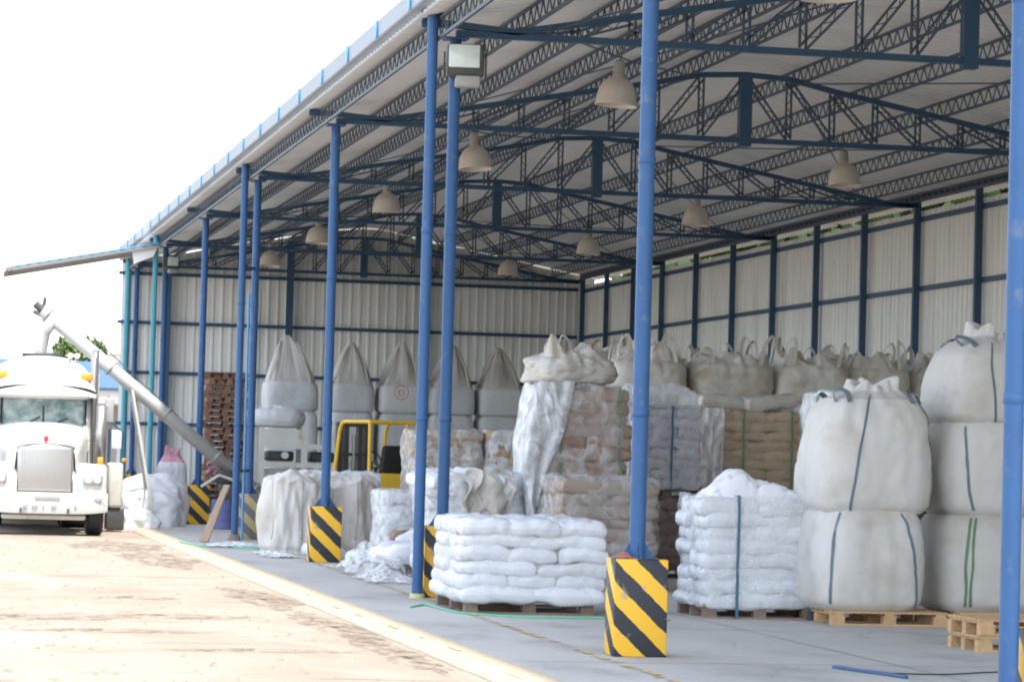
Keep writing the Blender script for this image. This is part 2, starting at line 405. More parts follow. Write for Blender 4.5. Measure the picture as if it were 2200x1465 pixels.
# ------------------------------------------------------------------ ground
b = MB(); b.add([(-1500, -400, 0), (1500, -400, 0), (1500, 2500, 0), (-1500, 2500, 0)], [(0, 1, 2, 3)])
o = b.build('yard_ground', M['dirt'], loc=(0, 0, GROUND)); tag(o, kind='structure')
b = MB(); b.box(4.74, 18.6, -6, 84, -.3, 0)
o = b.build('concrete_floor', M['concrete']); tag(o, kind='structure')
b = MB()
def kb(u, v):
    y = -6 + 90 * u; k = [(4.30, -.2), (4.34, -.045), (4.40, -.004), (4.735, .004), (4.737, -.2)][round(v * 4)]
    return (k[0] + (.02 * nz(y * 1.3, v, 0) if v < .6 else 0), y, k[1])
b.grid(kb, 500, 5)
o = b.build('apron_kerb', M['kerb'], smooth=False); tag(o, kind='structure')

b = MB(); rnd = random.Random(31)
def thin_line(pts, w_):
    for (x0, y0), (x1, y1) in zip(pts[:-1], pts[1:]):
        d = Vector((x1 - x0, y1 - y0, 0)).normalized(); p = Vector((-d.y, d.x, 0)) * w_ / 2
        a = Vector((x0, y0, 0)); c = Vector((x1, y1, 0)); b.add([a - p, a + p, c + p, c - p], [(0, 1, 2, 3)])
for yj in (18.5, 23.6, 28.3, 33.0, 38.2, 43.0, 48.0, 53.0, 58.0, 63.0): thin_line([(4.78, yj), (18.0, yj)], .02)
thin_line([(8.0, 15), (8.0, 81)], .012); thin_line([(12.2, 15), (12.2, 81)], .012)
for (x, y) in ((7.2, 25.2), (8.8, 27.2), (5.3, 36.0), (6.5, 22.2)):
    pts = [(x, y)]
    for i in range(9): x += rnd.uniform(-.05, .16); y += rnd.uniform(.05, .22); pts.append((x, y))
    thin_line(pts, .006)
M['joint'] = mat('joint_filler', (.20, .195, .19), .9, col2=(.27, .265, .255), nscale=2)
o = b.build('floor_joint', M['joint'], loc=(0, 0, .004)); tag(o, kind='structure')

# worn yellow lane line inside, made of short dabs
b = MB(); random.seed(4)
y = 20.2
while y < 46:
    L_ = random.uniform(.25, .5); x = 5.60 + (y - 20) * .008 + random.uniform(-.02, .02)
    b.add([(x - .035, y, 0), (x + .045, y + .03, 0), (x + .04, y + L_, 0), (x - .045, y + L_ - .02, 0)], [(0, 1, 2, 3)])
    y += L_ + random.uniform(.04, .12)
o = b.build('floor_line', M['yline'], loc=(0, 0, .008)); tag(o, kind='structure')
b = MB(); y = 20.6
while y < 36:
    L_ = random.uniform(.15, .7); x = 4.52 + random.uniform(-.06, .06); ww = random.uniform(.008, .03)
    b.add([(x - ww, y, 0), (x + ww, y + .04, 0), (x + ww * .6, y + L_, 0), (x - ww * 1.2, y + L_ - .05, 0)], [(0, 1, 2, 3)])
    y += L_ + random.uniform(.1, 1.2)
M['yline2'] = mat('kerb_yellow_paint', (.62, .56, .26), .8)
o = b.build('kerb_line', M['yline2'], loc=(0, 0, .009)); tag(o, kind='structure')

# soil patches, ruts on the yard (real lumps of darker and paler earth)
def patch(cx, cy, rx_, ry_, m, name, seed, h=.02, rot=0):
    b = MB(); n = 40
    vs = [(0, 0, h)]
    for ring in (.5, 1):
        for k in range(n):
            a = 2 * PI * k / n; q = ring * (1 + .45 * nz(math.cos(a) * 2.2, math.sin(a) * 2.2, ring, seed) + .25 * nz(math.cos(a) * 7, math.sin(a) * 7, 0, seed))
            vs.append((q * math.cos(a) * rx_, q * math.sin(a) * ry_, h * (1 - ring) + (.003 if ring == 1 else .0) + (h * .4 * nz(a * 5, ring, 1, seed) if ring < 1 else 0)))
    fs = [(0, 1 + k, 1 + (k + 1) % n) for k in range(n)] + [(1 + k, 1 + n + k, 1 + n + (k + 1) % n, 1 + (k + 1) % n) for k in range(n)]
    b.add(vs, fs); o = b.build(name, m, loc=(cx, cy, GROUND)); o.rotation_euler = (0, 0, rot); tag(o, kind='structure')
    return o

# ------------------------------------------------------------------ the shed
shed = thing('storage_shed', 'long open-fronted steel storage shed with blue columns, lattice trusses and pale sheet walls', 'shed')
def sheet_wall(axis, a0, a1, zfn0, zfn1, const, thick=.03, pitch=.25):
    b = MB(); n = int((a1 - a0) / pitch); cols = []
    for i in range(n):
        for q, d in ((0, 0), (.62, 0), (.70, thick), (.92, thick)):
            cols.append((a0 + (i + q) * pitch, d))
    cols.append((a0 + n * pitch, 0))
    vs = []
    for (a, d) in cols:
        for z in (zfn0(a), zfn1(a)):
            vs.append((const - d, a, z) if axis == 'x' else (a, const - d, z))
    fs = [(2 * i, 2 * i + 1, 2 * i + 3, 2 * i + 2) for i in range(len(cols) - 1)]
    b.add(vs, fs); return b
# long back wall on the right
bw = sheet_wall('x', 10.7, 81.7, lambda a: 0, lambda a: 6.30 + .02 * nz(a, 0, 0), XW + .16).build('side_wall', M['wall'], shed)
rnd = random.Random(2)
ys = []
for k in range(-1, 6):
    y0, y1 = YS[k], YS[k + 1]
    for j in range(3): ys.append(y0 + (y1 - y0) * j / 3)
ys.append(YS[6] - .1)
for y in ys:
    b = MB(); b.box(XW - .05, XW + .07, y - .045, y + .045, 0, 6.5); b.build('wall_post', M['navy'], bw)
for z in (2.15, 3.52, 4.86, 6.14):
    b = MB(); b.box(XW + .075, XW + .125, 10.8, 81.6, z - .045, z + .045); b.build('wall_girt', M['navy'], bw)
b = MB(); lattice(b, (XW - .05, 11, 6.515), (XW - .05, 81.5, 6.515), .12, .045, .16, lr=.016)
b.box(XW + .0, XW + .03, 11, 81.5, 6.50, 6.585)
b.build('eave_beam', M['steel'], bw)
# gable wall at the far end
gw = sheet_wall('y', 5.6, 18.66, lambda a: 0, lambda a: zroof(a) - .03 - .10 * max(0, nz(a * .9, 1, 1) + .05), 81.75).build('end_wall', M['wall'], shed)
for x in (10.1, 13.85):
    b = MB(); b.box(x - .09, x + .09, 81.45, 81.6, 0, zroof(x) - .15); b.build('wall_post', M['navy'], gw)
b = MB(); b.box(6.75, 6.90, 81.4, 81.6, 0, 6.4); b.build('wall_post', M['navy'], gw)
for z in (2.15, 3.52, 4.86, 6.17):
    b = MB(); b.box(5.5, 18.1, 81.61, 81.66, z - .045, z + .045); b.build('wall_girt', M['navy'], gw)
b = MB(); b.box(6.0, 18.1, 81.61, 81.65, 6.9, 6.97); b.build('wall_girt', M['navy'], gw)

# roof: corrugated sheet running down both slopes
b = MB(); xs = [5.52, 8.8, XK - .8, XK - .4, XK, XK + .4, XK + .8, 15.4, 18.75]
prof = []; y = 10.5
while y < 82.4:
    prof += [(y, 0), (y + .15, 0), (y + .17, .045), (y + .23, .045)]; y += .25
for side in (0,):
    vs = [(x, yy, zroof(x) + dz) for (yy, dz) in prof for x in xs]; n = len(xs)
    fs = [(i * n + j, i * n + j + 1, (i + 1) * n + j + 1, (i + 1) * n + j) for i in range(len(prof) - 1) for j in range(n - 1)]
    b.add(vs, fs)
roof = b.build('roof', M['roof'], shed)
# gutter with brackets along the open eave
b = MB()
gp = [(5.60, 6.575), (5.45, 6.585), (5.435, 6.60), (5.43, 6.80)]
for i in range(3):
    (x0, z0), (x1, z1) = gp[i], gp[i + 1]
    b.add([(x0, 10.4, z0), (x1, 10.4, z1), (x1, 82.3, z1), (x0, 82.3, z0), (x0 + .006, 10.4, z0 + .006), (x1 + .006, 10.4, z1 + .004), (x1 + .006, 82.3, z1 + .004), (x0 + .006, 82.3, z0 + .006)],
          [(0, 1, 2, 3), (7, 6, 5, 4), (1, 5, 6, 2), (0, 3, 7, 4)])
gut = b.build('gutter', M['gutter'], shed)
y = 14.0
while y < 82:
    bb = MB(); bb.box(5.405, 5.428, y - .035, y + .035, 6.59, 6.80)
    bb.build('gutter_bracket', M['brace'], gut)
    y += 2.45
# purlins (lattice) along the length
for x in (5.75, 6.8, 7.9, 9.0, 10.1, 11.2, 13.0, 14.1, 15.2, 16.3, 17.3):
    b = MB(); zt = zroof(x) - .03
    for k in range(-1, 6):
        lattice(b, (x, YS[k] + .02, zt - .13), (x, YS[k + 1] - .02, zt - .13), .22, .035, .17, lr=.011)
    b.build('purlin', M['steel'], shed)
# trusses
def truss(k):
    Y = YS[k]; b = MB(); b2 = MB()
    b.bar((XC + .0, Y, ZB), (XW - .08, Y, ZB), .09, .075)
    zt = lambda x: zroof(x) - .30
    pts = [XC - .35] + [XK - 6.1 + 6.1 * i / 9 for i in range(1, 9)] + [XK] + [XK + 6.07 * i / 9 for i in range(1, 10)]
    zz = [ZB + .02 if i in (0, len(pts) - 1) else zt(x) for i, x in enumerate(pts)]
    zz[0] = ZB + .12
    for i in range(len(pts) - 1): b.bar((pts[i], Y, zz[i]), (pts[i + 1], Y, zz[i + 1]), .09, .075)
    for i in range(1, len(pts) - 1):
        x = pts[i]
        if abs(x - XK) < .1: continue
        if zz[i] - ZB > .15:
            lattice(b2, (x, Y, ZB + .05), (x, Y, zz[i] - .04), .075, .028, .11, Vector((1, 0, 0)), .007)
        # diagonal: top nearer the ridge, foot nearer the eave
        j = i + 1 if x < XK else i - 1
        a = Vector((x, Y, ZB + .05)); c = Vector((pts[j], Y, zz[j] - .04)); d = (c - a).normalized(); pr = d.cross(Vector((0, 1, 0))).normalized()
        lattice(b2, a, c, .08, .028, .11, pr, .007)
    t = b.build('roof_truss', M['navy'], shed); b2.build('web_lattice', M['steel'], t)
    kp = MB(); kp.box(XK - .09, XK + .09, Y - .08, Y + .08, ZB - .09, zt(XK) + .02); kp.build('king_post', M['navy'], t)
    # seat on the column
    g = MB(); g.box(XC - .14, XC + .14, Y - .1, Y + .1, ZB - .07, ZB - .05); g.box(XC - .40, XC - .02, Y - .03, Y + .03, ZB + .055, ZB + .12)
    g.bar((XC - .36, Y, ZB + .12), (5.6, Y, 6.56), .05); g.build('seat_plate', M['navy'], t)
for k in range(-1, 7): truss(k)
# sag rods and braces in the roof plane
for k in range(0, 6):
    b = MB(); Ya, Yb = YS[k], YS[k + 1]
    for xa, xb in ((7.1, 11.3), (12.9, 17.0)):
        for (x0, x1) in ((xa, xb), (xb, xa)):
            b.tube([(x0, Ya + .1, zroof(x0) - .33), ((x0 + x1) / 2, (Ya + Yb) / 2, zroof((x0 + x1) / 2) - .38), (x1, Yb - .1, zroof(x1) - .33)], .012, 5)
    b.build('wind_brace', M['steel'], shed)
# columns
def column(x, y, r, top, m, base=0, guss=True):
    b = MB(); n = 20
    b.lathe([(r, base), (r, top)], (x, y, 0), n)
    for z in (2.0, 4.1):
        b.lathe([(r, z - .03), (r + .006, z - .025), (r + .006, z + .025), (r, z + .03)], (x, y, 0), n)
    c = b.build('steel_column', m, shed, smooth=True)
    g = MB()
    g.box(x - .13, x + .13, y - .13, y + .13, top, top + .02)
    if guss:
        for dx, dy in ((1, 0), (-1, 0), (0, 1), (0, -1)):
            px, py = -dy * .006, dx * .006
            vs = [(x + dx * r + s * px, y + dy * r + s * py, z) for s in (-1, 1) for z in (base, base + .13)] + [(x + dx * (r + .09) + s * px, y + dy * (r + .09) + s * py, base) for s in (-1, 1)]
            g.add(vs, [(0, 1, 4), (2, 5, 3), (1, 3, 5, 4), (0, 4, 5, 2)])
    g.build('gusset', m, c)
    return c
BH = .80
for k in range(-1, 7):
    mm = M['blue']
    column(XC, YS[k], .068, ZB - .075, mm, BH if k != 7 else 0)
    # twin line outside: every second frame has an outer post under the gutter
for Yo, mm, r in ((15.0, M['blue'], .052), (33.45, M['blue'], .062), (52.55, M['blue'], .062), (71.6, M['teal'], .062), (81.2, M['teal'], .075)):
    x = 5.67 if Yo < 80 else 5.72
    column(x, Yo, r, 6.54, mm, 0.012, False)
b = MB(); b.lathe([(0, .05), (.075, .05), (.085, .045), (.085, 0)], (5.67, 33.45, 0), 20)
b.build('column_foot', M['yline2'], shed)
b = MB(); b.lathe([(.115, 0), (.115, .02), (.08, .10)], (5.67, 52.55, 0), 16); b.build('column_foot', M['oldwood'], shed)
for (za) in (4.75, 1.2):
    b = MB(); b.bar((5.67, 52.55, za), (XC, YS[3], za), .03, .05); b.build('tie_bar', M['navy'], shed)
b = MB(); b.tube([(5.84, 52.9, 0.0), (5.84, 52.9, 4.3)], .022, 8); b.build('drain_pipe', M['brace'], shed)

# lean-to canopy past the far corner
can = thing('side_canopy', 'thin sloping sheet canopy jutting left from the far end of the shed', 'canopy', (4.0, 72.5, 5.96))
def csheet(u, v):
    x = 2.28 + 3.45 * u; return (x - 4.0, -1.2 + 2.6 * v, (x - 4.0) * .20 + .015 * math.sin(u * 90))
b = MB(); b.grid(csheet, 60, 8); b.grid(lambda u, v: tuple(a + c for a, c in zip(csheet(u, v), (0, 0, .02))), 60, 8); b.build('canopy_sheet', M['roof'], can)
for y in (-1.18, .1, 1.35):
    b = MB(); b.bar((-1.70, y, -.39), (1.72, y, .295), .04, .06); b.build('canopy_rafter', M['lampbody'], can)
b = MB(); b.box(-1.79, -1.70, -1.25, 1.45, -.42, -.33); b.build('canopy_edge', M['oldwood'], can)
b = MB(); b.bar((-1.7, -1.24, -.32), (1.72, -1.24, .365), .02, .03); b.build('canopy_flashing', M['brace'], can)
b = MB(); b.add([(1.1, -1.1, .17), (1.7, -1.1, .27), (1.6, -1.1, .05), (1.15, -1.1, -.14), (1.1, -1.06, .17), (1.7, -1.06, .27), (1.6, -1.06, .05), (1.15, -1.06, -.14)],
                [(0, 3, 2, 1), (4, 5, 6, 7), (0, 1, 5, 4), (1, 2, 6, 5), (2, 3, 7, 6), (3, 0, 4, 7)]); b.build('corner_flap', M['roof'], can)

# ------------------------------------------------------------------ guard blocks
blabels = {-1: 'striped guard block at the very right edge of the picture, mostly out of frame',
           0: 'nearest large yellow and black striped block at the foot of the front blue column',
           1: 'yellow and black block behind the outer blue column, half hidden by white sacks',
           2: 'bright yellow and black block in front of the slumped dirty big bags',
           3: 'dusty faded striped block beside the leaning plank',
           4: 'small striped block between the white heap and the leaning plank',
           5: 'dark striped block just behind the white heap',
           6: 'tiny striped block at the far corner column'}
for k, lb in blabels.items():
    mt = M['dustystripe'] if k == 3 else M['stripe']
    dp = .34
    o = rbox('guard_block', mt, None, (5.985, YS[k], BH / 2), (.45, dp, BH), .012, 2)
    tag(o, lb, 'guard block', 'striped guard blocks round the column feet')

# ------------------------------------------------------------------ lamps
def bell_lamp():
    t = thing('pendant_lamp', 'x', 'lamp', group='bell lamps hanging under the trusses')
    b = MB(); pr = [(.075, .40), (.09, .375), (.145, .345), (.20, .295), (.24, .215), (.262, .12), (.270, .03), (.285, 0), (.276, 0), (.262, .035), (.254, .12), (.232, .21), (.193, .285), (.14, .33), (.07, .355)]
    b.lathe(pr, seg=36); b.build('lamp_shade', M['lamp'], t, smooth=True)
    b = MB(); b.lathe([(0, .60), (.05, .60), (.075, .57), (.08, .42), (.075, .39), (0, .39)], seg=20); b.build('lamp_housing', M['lampbody'], t, smooth=False)
    b = MB(); b.lathe([(0, .24), (.05, .20), (.06, .14), (.04, .09), (0, .07)], seg=14); b.build('bulb', M['lens'], t, smooth=True)
    b = MB(); b.tube([(0, 0, .60), (.03, 0, .66), (0, 0, .72), (-.0, 0, 1.05)], .01, 6); b.build('hook', M['dark'], t)
    return t
lamp0 = bell_lamp()
lsp = [(8.95, 29.1, 'large bell lamp cut off by the top edge, right of the nearest column'),
       (9.0, 38.6, 'largest whole bell lamp, hanging just left of the nearest blue column top'),
       (8.95, 48.3, 'bell lamp right beside the floodlight column, second in the left row'),
       (9.02, 58.0, 'bell lamp between the single blue column and the outer column, third in the left row'),
       (8.97, 67.6, 'fourth bell lamp of the left row, just above the far wall roof gap'),
       (9.0, 77.0, 'farthest faint bell lamp of the left row, close to the end wall'),
       (15.2, 48.3, 'bell lamp at far right, nearest of the right row, below the second truss'),
       (15.2, 58.0, 'second bell lamp of the right row, just right of the nearest column'),
       (15.2, 67.6, 'third bell lamp of the right row, left of the nearest column'),
       (15.2, 77.0, 'farthest small bell lamp of the right row, near the corner of the walls')]
for i, (x, y, lb) in enumerate(lsp):
    o = lamp0 if i == 0 else copy_tree(lamp0)
    o.location = (x, y, 6.22 if y > 30 else 6.27); o.rotation_euler = (R(random.uniform(-4, 4)), R(random.uniform(-5, 5)), i * .7); o['label'] = lb
    k = MB(); kz = zroof(x) - 6.22 - .3
def floodlight(loc, rz, s, lb, face):
    t = thing('floodlight', lb, 'floodlight', loc, rz, 'floodlights on the shed columns'); t.scale = (s, s, s)
    rbox('housing', M['dark'], t, (0, .06, 0), (.42, .22, .36), .03, 3, shear=(0, -.05))
    rbox('glass', face, t, (-.02, -.085, .04), (.35, .03, .26), .012, 2)
    rbox('ballast_box', M['lampbody'], t, (.03, .02, -.24), (.28, .18, .13), .02, 2)
    b = MB(); b.bar((-.235, .05, .1), (-.235, .05, -.2), .02, .05); b.bar((.235, .05, .1), (.235, .05, -.2), .02, .05); b.build('bracket', M['dark'], t)
    return t
floodlight((6.06, YS[1] - .22, 6.04), R(-6), 1.0, 'big floodlight with pale glass near the top of the column beside the outer post', M['lens'])
floodlight((6.12, 72.25, 5.93), R(25), .8, 'small floodlight on the far greenish column under the canopy', M['lens'])

# ------------------------------------------------------------------ pallets
def pallet(loc, sx, sy, label, m, rz=0, parts=True, group='wooden pallets'):
    t = thing('wooden_pallet', label, 'pallet', loc, rz, group)
    A = []
    nb = 7
    for i in range(nb):
        b = MB(); y = -sy / 2 + .05 + (sy - .1) * i / (nb - 1); b.box(-sx / 2, sx / 2, y - .05, y + .05, .122, .144); A.append(('top_board', b))
    for i in range(3):
        y = -sy / 2 + .05 + (sy - .1) * i / 2
        b = MB(); b.box(-sx / 2, sx / 2, y - .05, y + .05, 0, .02); A.append(('bottom_board', b))
        for j in range(3):
            x = -sx / 2 + .07 + (sx - .14) * j / 2
            b = MB(); b.box(x - .068, x + .068, y - .048, y + .048, .02, .10); A.append(('block', b))
    for j in range(3):
        x = -sx / 2 + .07 + (sx - .14) * j / 2
        b = MB(); b.box(x - .05, x + .05, -sy / 2, sy / 2, .10, .122); A.append(('stringer', b))
    if parts:
        for nm, b in A: b.build(nm, m, t)
        return t
    bpy.data.objects.remove(t)
    b = MB()
    for nm, q in A: b.add(q.v, q.f)
    for j in range(5): b.box(-sx / 2 + .1 + j * (sx - .2) / 4 - .085, -sx / 2 + .1 + j * (sx - .2) / 4 + .085, -.46, .46, .021, .099)
    o = b.build('wooden_pallet', m, None, loc); o.rotation_euler = (0, 0, rz)
    return tag(o, label, 'pallet', group)

# ------------------------------------------------------------------ sacks
def sack_mesh(w, d, h, m, seed, nx=30, ny=20):
    b = MB()
    def f(u, v, s):
        x = 2 * u - 1; y = 2 * v - 1
        # cluster samples towards the rim
        x = math.sin(x * PI / 2); y = math.sin(y * PI / 2)
        e = max(0, (1 - abs(x) ** 9) * (1 - abs(y) ** 9)) ** .30
        fold = nz(x * 1.8, y * 1.8, 0, seed) * .38 + nz(x * 6, y * 6, 2, seed) * .10 - .22 * max(0, .25 - abs(nz(x * 2.6, y * 2.6, 7, seed))) * 2 + .12
        cor = 1 - .05 * (abs(x) * abs(y)) ** 2 + .03 * nz(x * 3, y * 3, 5, seed)
        z = s * h / 2 * e * (1 + fold) + .02 * nz(x * 2.5, y * 2.5, 9, seed) - h * .10 * x * x
        return (x * w / 2 * cor, y * d / 2 * cor, z)
    b.grid(lambda u, v: f(u, v, 1), nx, ny)
    b.grid(lambda u, v: f(1 - u, v, -1), nx, ny)
    return b.mesh('sack', m, True)
ORD = ['first', 'second', 'third', 'fourth', 'fifth', 'sixth', 'seventh', 'eighth', 'ninth', 'tenth', 'eleventh', 'twelfth', 'thirteenth', 'fourteenth']
def stack(x0, x1, y0, y1, z0, layers, lh, m, where, group, colour, na=3, nb=2, ny=2, jit=.02, seed=1, drop=True, lean=0, topdrop=0):
    rd = random.Random(seed); W = x1 - x0; D = y1 - y0
    pro = {}
    for n in {na, nb}:
        pro[n] = [sack_mesh(W / n * 1.12, D / ny * 1.10, lh * 1.22, m, seed * 10 + n * 3 + q) for q in range(3)]
    for L_ in range(layers):
        n = na if L_ % 2 == 0 else nb
        for j in range(ny):
            for i in range(n):
                if drop and j > 0 and i > 0 and L_ < layers - 1: continue
                if L_ == layers - 1 and topdrop and rd.random() < topdrop: continue
                o = bpy.data.objects.new('sack', rd.choice(pro[n])); C.objects.link(o)
                o.location = (x0 + W * (i + .5) / n + rd.uniform(-jit, jit) + lean * L_, y0 + D * (j + .5) / ny + rd.uniform(-jit, jit), z0 + lh * (L_ + .5) + rd.uniform(-.005, .005))
                o.rotation_euler = (R(rd.uniform(-1.5, 1.5)), R(rd.uniform(-2, 2)), R(rd.uniform(-4, 4)) + (PI if rd.random() < .5 else 0))
                top = layers - 1 - L_
                lay = 'top layer' if top == 0 else ('bottom layer' if L_ == 0 else ORD[top] + ' layer down')
                pos = (('left', 'middle', 'right') if n == 3 else ('left', 'right') if n == 2 else ('full-width',))[i]
                pos = ('front ' if j == 0 else 'back ') + pos
                tag(o, '%s sack, %s, %s, %s' % (colour, lay, pos, where), 'sack', group)
def loose_sack(loc, size, rot, m, label, seed, group=None):
    me = sack_mesh(size[0], size[1], size[2], m, seed, 28, 20)
    o = bpy.data.objects.new('sack', me); C.objects.link(o); o.location = loc; o.rotation_euler = [R(a) for a in rot]
    return tag(o, label, 'sack', group)
def strap_loop(x0, x1, y0, y1, z0, z1, xpos, m, label, seed=0, axis='x', wd=.022, group='packing straps'):
    b = MB()
    n = 26; pts = []
    if axis == 'x':
        path = [(y0, z0, 0), (y0, z1, 1), (y1, z1, 0), (y1, z0, 0)]
        loop = []
        for q in range(4):
            a = path[q]; c = path[(q + 1) % 4]
            for i in range(n): t = i / n; loop.append((a[0] + (c[0] - a[0]) * t, a[1] + (c[1] - a[1]) * t))
        vs = []
        for (yy, zz) in loop:
            wob = .012 * nz(zz * 4, yy, 0, seed)
            for s in (-1, 1): vs.append((xpos + wob + s * wd * .7, yy + (.008 * nz(zz * 9, 0, 0, seed) if yy == y0 else 0), zz))
        N = len(loop)
        fs = [(2 * i, 2 * i + 1, (2 * i + 3) % (2 * N), (2 * i + 2) % (2 * N)) for i in range(N)]
        b.add(vs, fs)
        # thickness
        cen = ((y0 + y1) / 2, (z0 + z1) / 2)
        vs2 = [(v[0], v[1] + (.004 if v[1] < cen[0] else -.004), v[2] + (.004 if v[2] < cen[1] else -.004)) for v in vs]
        b.add(vs2, [f[::-1] for f in fs])
    o = b.build('packing_strap', m); return tag(o, label, 'strap', group)
def film_wrap(x0, x1, y0, y1, z0, z1, m, label, seed, puff=.03, top=True, ragged=0, cat='plastic wrap'):
    b = MB(); cx, cy = (x0 + x1) / 2, (y0 + y1) / 2; hx, hy = (x1 - x0) / 2, (y1 - y0) / 2
    def f(u, v):
        a = 2 * PI * u; c, s = math.cos(a), math.sin(a); k = (abs(c) ** 8 + abs(s) ** 8) ** (-1 / 8)
        if v < .75:
            t = v / .75; z = z0 + (z1 - z0) * t; q = 1
            if ragged: z = z0 + ragged * (nz(c * 3, s * 3, 0, seed) + .3) * (1 - t) + (z1 - z0) * t
        else:
            t = (v - .75) / .25; q = 1 - t * t * 1.0 if top else 1 - .1 * t; z = z1 + .03 * math.sin(t * PI) + .04 * nz(c * q * 3, s * q * 3, 3, seed)
        d = puff * (nz(c * k * 3, s * k * 3, z * 3.5, seed) + .6 * nz(c * k * 8 , s * k * 8, z * 9, seed) + .3)
        return (cx + (hx + d) * k * c * q, cy + (hy + d) * k * s * q, z)
    b.grid(f, 96, 36, True)
    o = b.build('plastic_wrap', m, smooth=True)
    return tag(o, label, cat)

# ------------------------------------------------------------------ big bags
def big_bag(loc, w, h, label, m, top='flat', neck=.3, seed=1, rz=0, bulge=.06, straps=None, strap_m=None, loops=True, d=None, lean=(0, 0), group=None, folds=.012, loop_m=None, taper=0, sag=0, parts=True, n0=5.0, n1=3.2, loop_h=.28, collarm=None):
    t = thing('big_bag', label, 'big bag', loc, rz, group); d = d or w
    def P(th, tt, off=0):
        c, s = math.cos(th), math.sin(th)
        tc = min(tt, 1.0)
        n = n0 + (n1 - n0) * tc
        k = (abs(c) ** n + abs(s) ** n) ** (-1 / n)
        r = 1 + bulge * math.sin(PI * min(1, tc * .95 + .03)) - bulge * .5
        r *= 1 + taper * .25 - taper * tc ** 1.6
        if tc < .10: r -= .10 * (1 - tc / .10) ** 2
        if tc > .84: r -= .10 * ((tc - .84) / .16) ** 2
        q = 1.0; z = h * tc
        r -= folds * 1.2 * max(0, .16 - abs(nz(c * 2.1, s * 2.1, tc * 1.1, seed + 4))) * 6 * (.35 + .65 * tc)
        r += folds * 1.8 * nz(c * 1.7, s * 1.7, tc * 1.4, seed) + folds * (nz(c * 5, s * 5, tc * 2.2, seed)) * (.4 + tc)
        r -= folds * .8 * max(0, .12 - abs(nz(c * 3.1, s * 3.1, tc * 3.4, seed + 9))) * 7
        r += folds * .7 * nz(c * 11, s * 11, tc * 3, seed) * tc ** 2 + folds * .5 * nz(c * 2, s * 2, tc * 9, seed)
        z -= sag * (abs(c * s) * 2) * tc ** 3
        if tt > 1:
            u = tt - 1
            if top == 'flat':
                q = 1 - u; z += .05 * math.sin(u * PI / 2) + .05 * nz(c * q * 2.5, s * q * 2.5, 0, seed) * min(1, u * 4) + .03 * nz(c * q * 7, s * q * 7, 1, seed) * min(1, u * 4)
                k = k ** (1 - u)
            elif top == 'tent':
                q = (1 - u) ** .75 * (1 - .06 * math.sin(u * PI)) + .05
                st = .32 * u * (1 - u) * 2 * math.cos(3 * th + seed) + .20 * math.sin(u * PI) * nz(c * 3.2, s * 3.2, u * .8, seed) + .10 * u * nz(c * 7, s * 7, u, seed)
                q += st * .55; q = max(q, .02)
                z += neck * u ** .9
                k = k ** (1 - u)
            elif top == 'crumple':
                if u < .5:
                    v = u / .5; q = 1 - .20 * v + .10 * v * nz(c * 3, s * 3, v, seed) * 2; z += neck * (.35 * v + 1.3 * v * max(-.15, nz(c * 1.6, s * 1.6, .4, seed)) + .22 * v * nz(c * 5, s * 5, 1, seed))
                else:
                    v = (u - .5) / .5; q = (.80 + .2 * nz(c * 3, s * 3, 1, seed)) * (1 - v)
                    z += neck * ((.35 + 1.3 * max(-.15, nz(c * 1.6, s * 1.6, .4, seed)) + .22 * nz(c * 5, s * 5, 1, seed)) * (1 - v) ** 1.2 + v * (.35 + .9 * nz(c * 2 * (1 - v), s * 2 * (1 - v), 7, seed)))
                k = k ** (1 - u * .8)
            elif top == 'neck':
                N1 = nz(c * 1.3, s * 1.3, 1, seed); N2 = nz(c * 4, s * 4, 1, seed); N3 = nz(c * 10, s * 10, u * 2, seed)
                if u < .45:
                    v = u / .45; q = 1 - .36 * v + .06 * v * N2; z += neck * (.45 * v + .20 * v * N1 + .05 * v * N2)
                elif u < .8:
                    v = (u - .45) / .35; q = .64 - .08 * v + .16 * N2 * v + .09 * N3 * v + .05 * N2 * (1 - v); z += neck * (.45 + .20 * N1 + .05 * N2 + v * (.45 + .55 * N1 + .12 * N2))
                else:
                    v = (u - .8) / .2; q = (.56 + .16 * N2 + .09 * N3) * (1 - v); z += neck * ((.90 + .75 * N1 + .17 * N2) * (1 - v ** 2) + .62 * v ** 2)
                k = k ** (1 - u)
        hgt = z / (h + neck)
        x = (r * k * q * w / 2 + off * (q > .5)) * c + lean[0] * hgt * z; y = (r * k * q * d / 2 + off * (q > .5)) * s + lean[1] * hgt * z
        return Vector((x, y, max(0.0, z)))
    b = MB(); NU = 96
    b.grid(lambda u, v: P(2 * PI * u, v * 1.0), NU, 26, True)
    body = b.build('body', m, t, smooth=True)
    b = MB(); b.grid(lambda u, v: P(2 * PI * u, 1 + v * .999), NU, 26, True)
    b.build('top_flap', collarm or m, t, smooth=True)
    if straps:
        for (a0, a1, t0, t1) in straps:
            b = MB(); N = 40
            def S(u, v):
                tt = t0 + (t1 - t0) * v; a = R(a0 + (a1 - a0) * v + 1.6 * nz(v * 3, a0, 0, seed)); wv = 0.0115 * (1 + .25 * nz(v * 8, 0, a0, seed)) / (w / 2)
                return P(a + (u - .5) * 2 * wv, tt, .007)
            b.grid(S, 3, N); b.build('webbing_strap', strap_m or M['greyweb'], t, smooth=True)
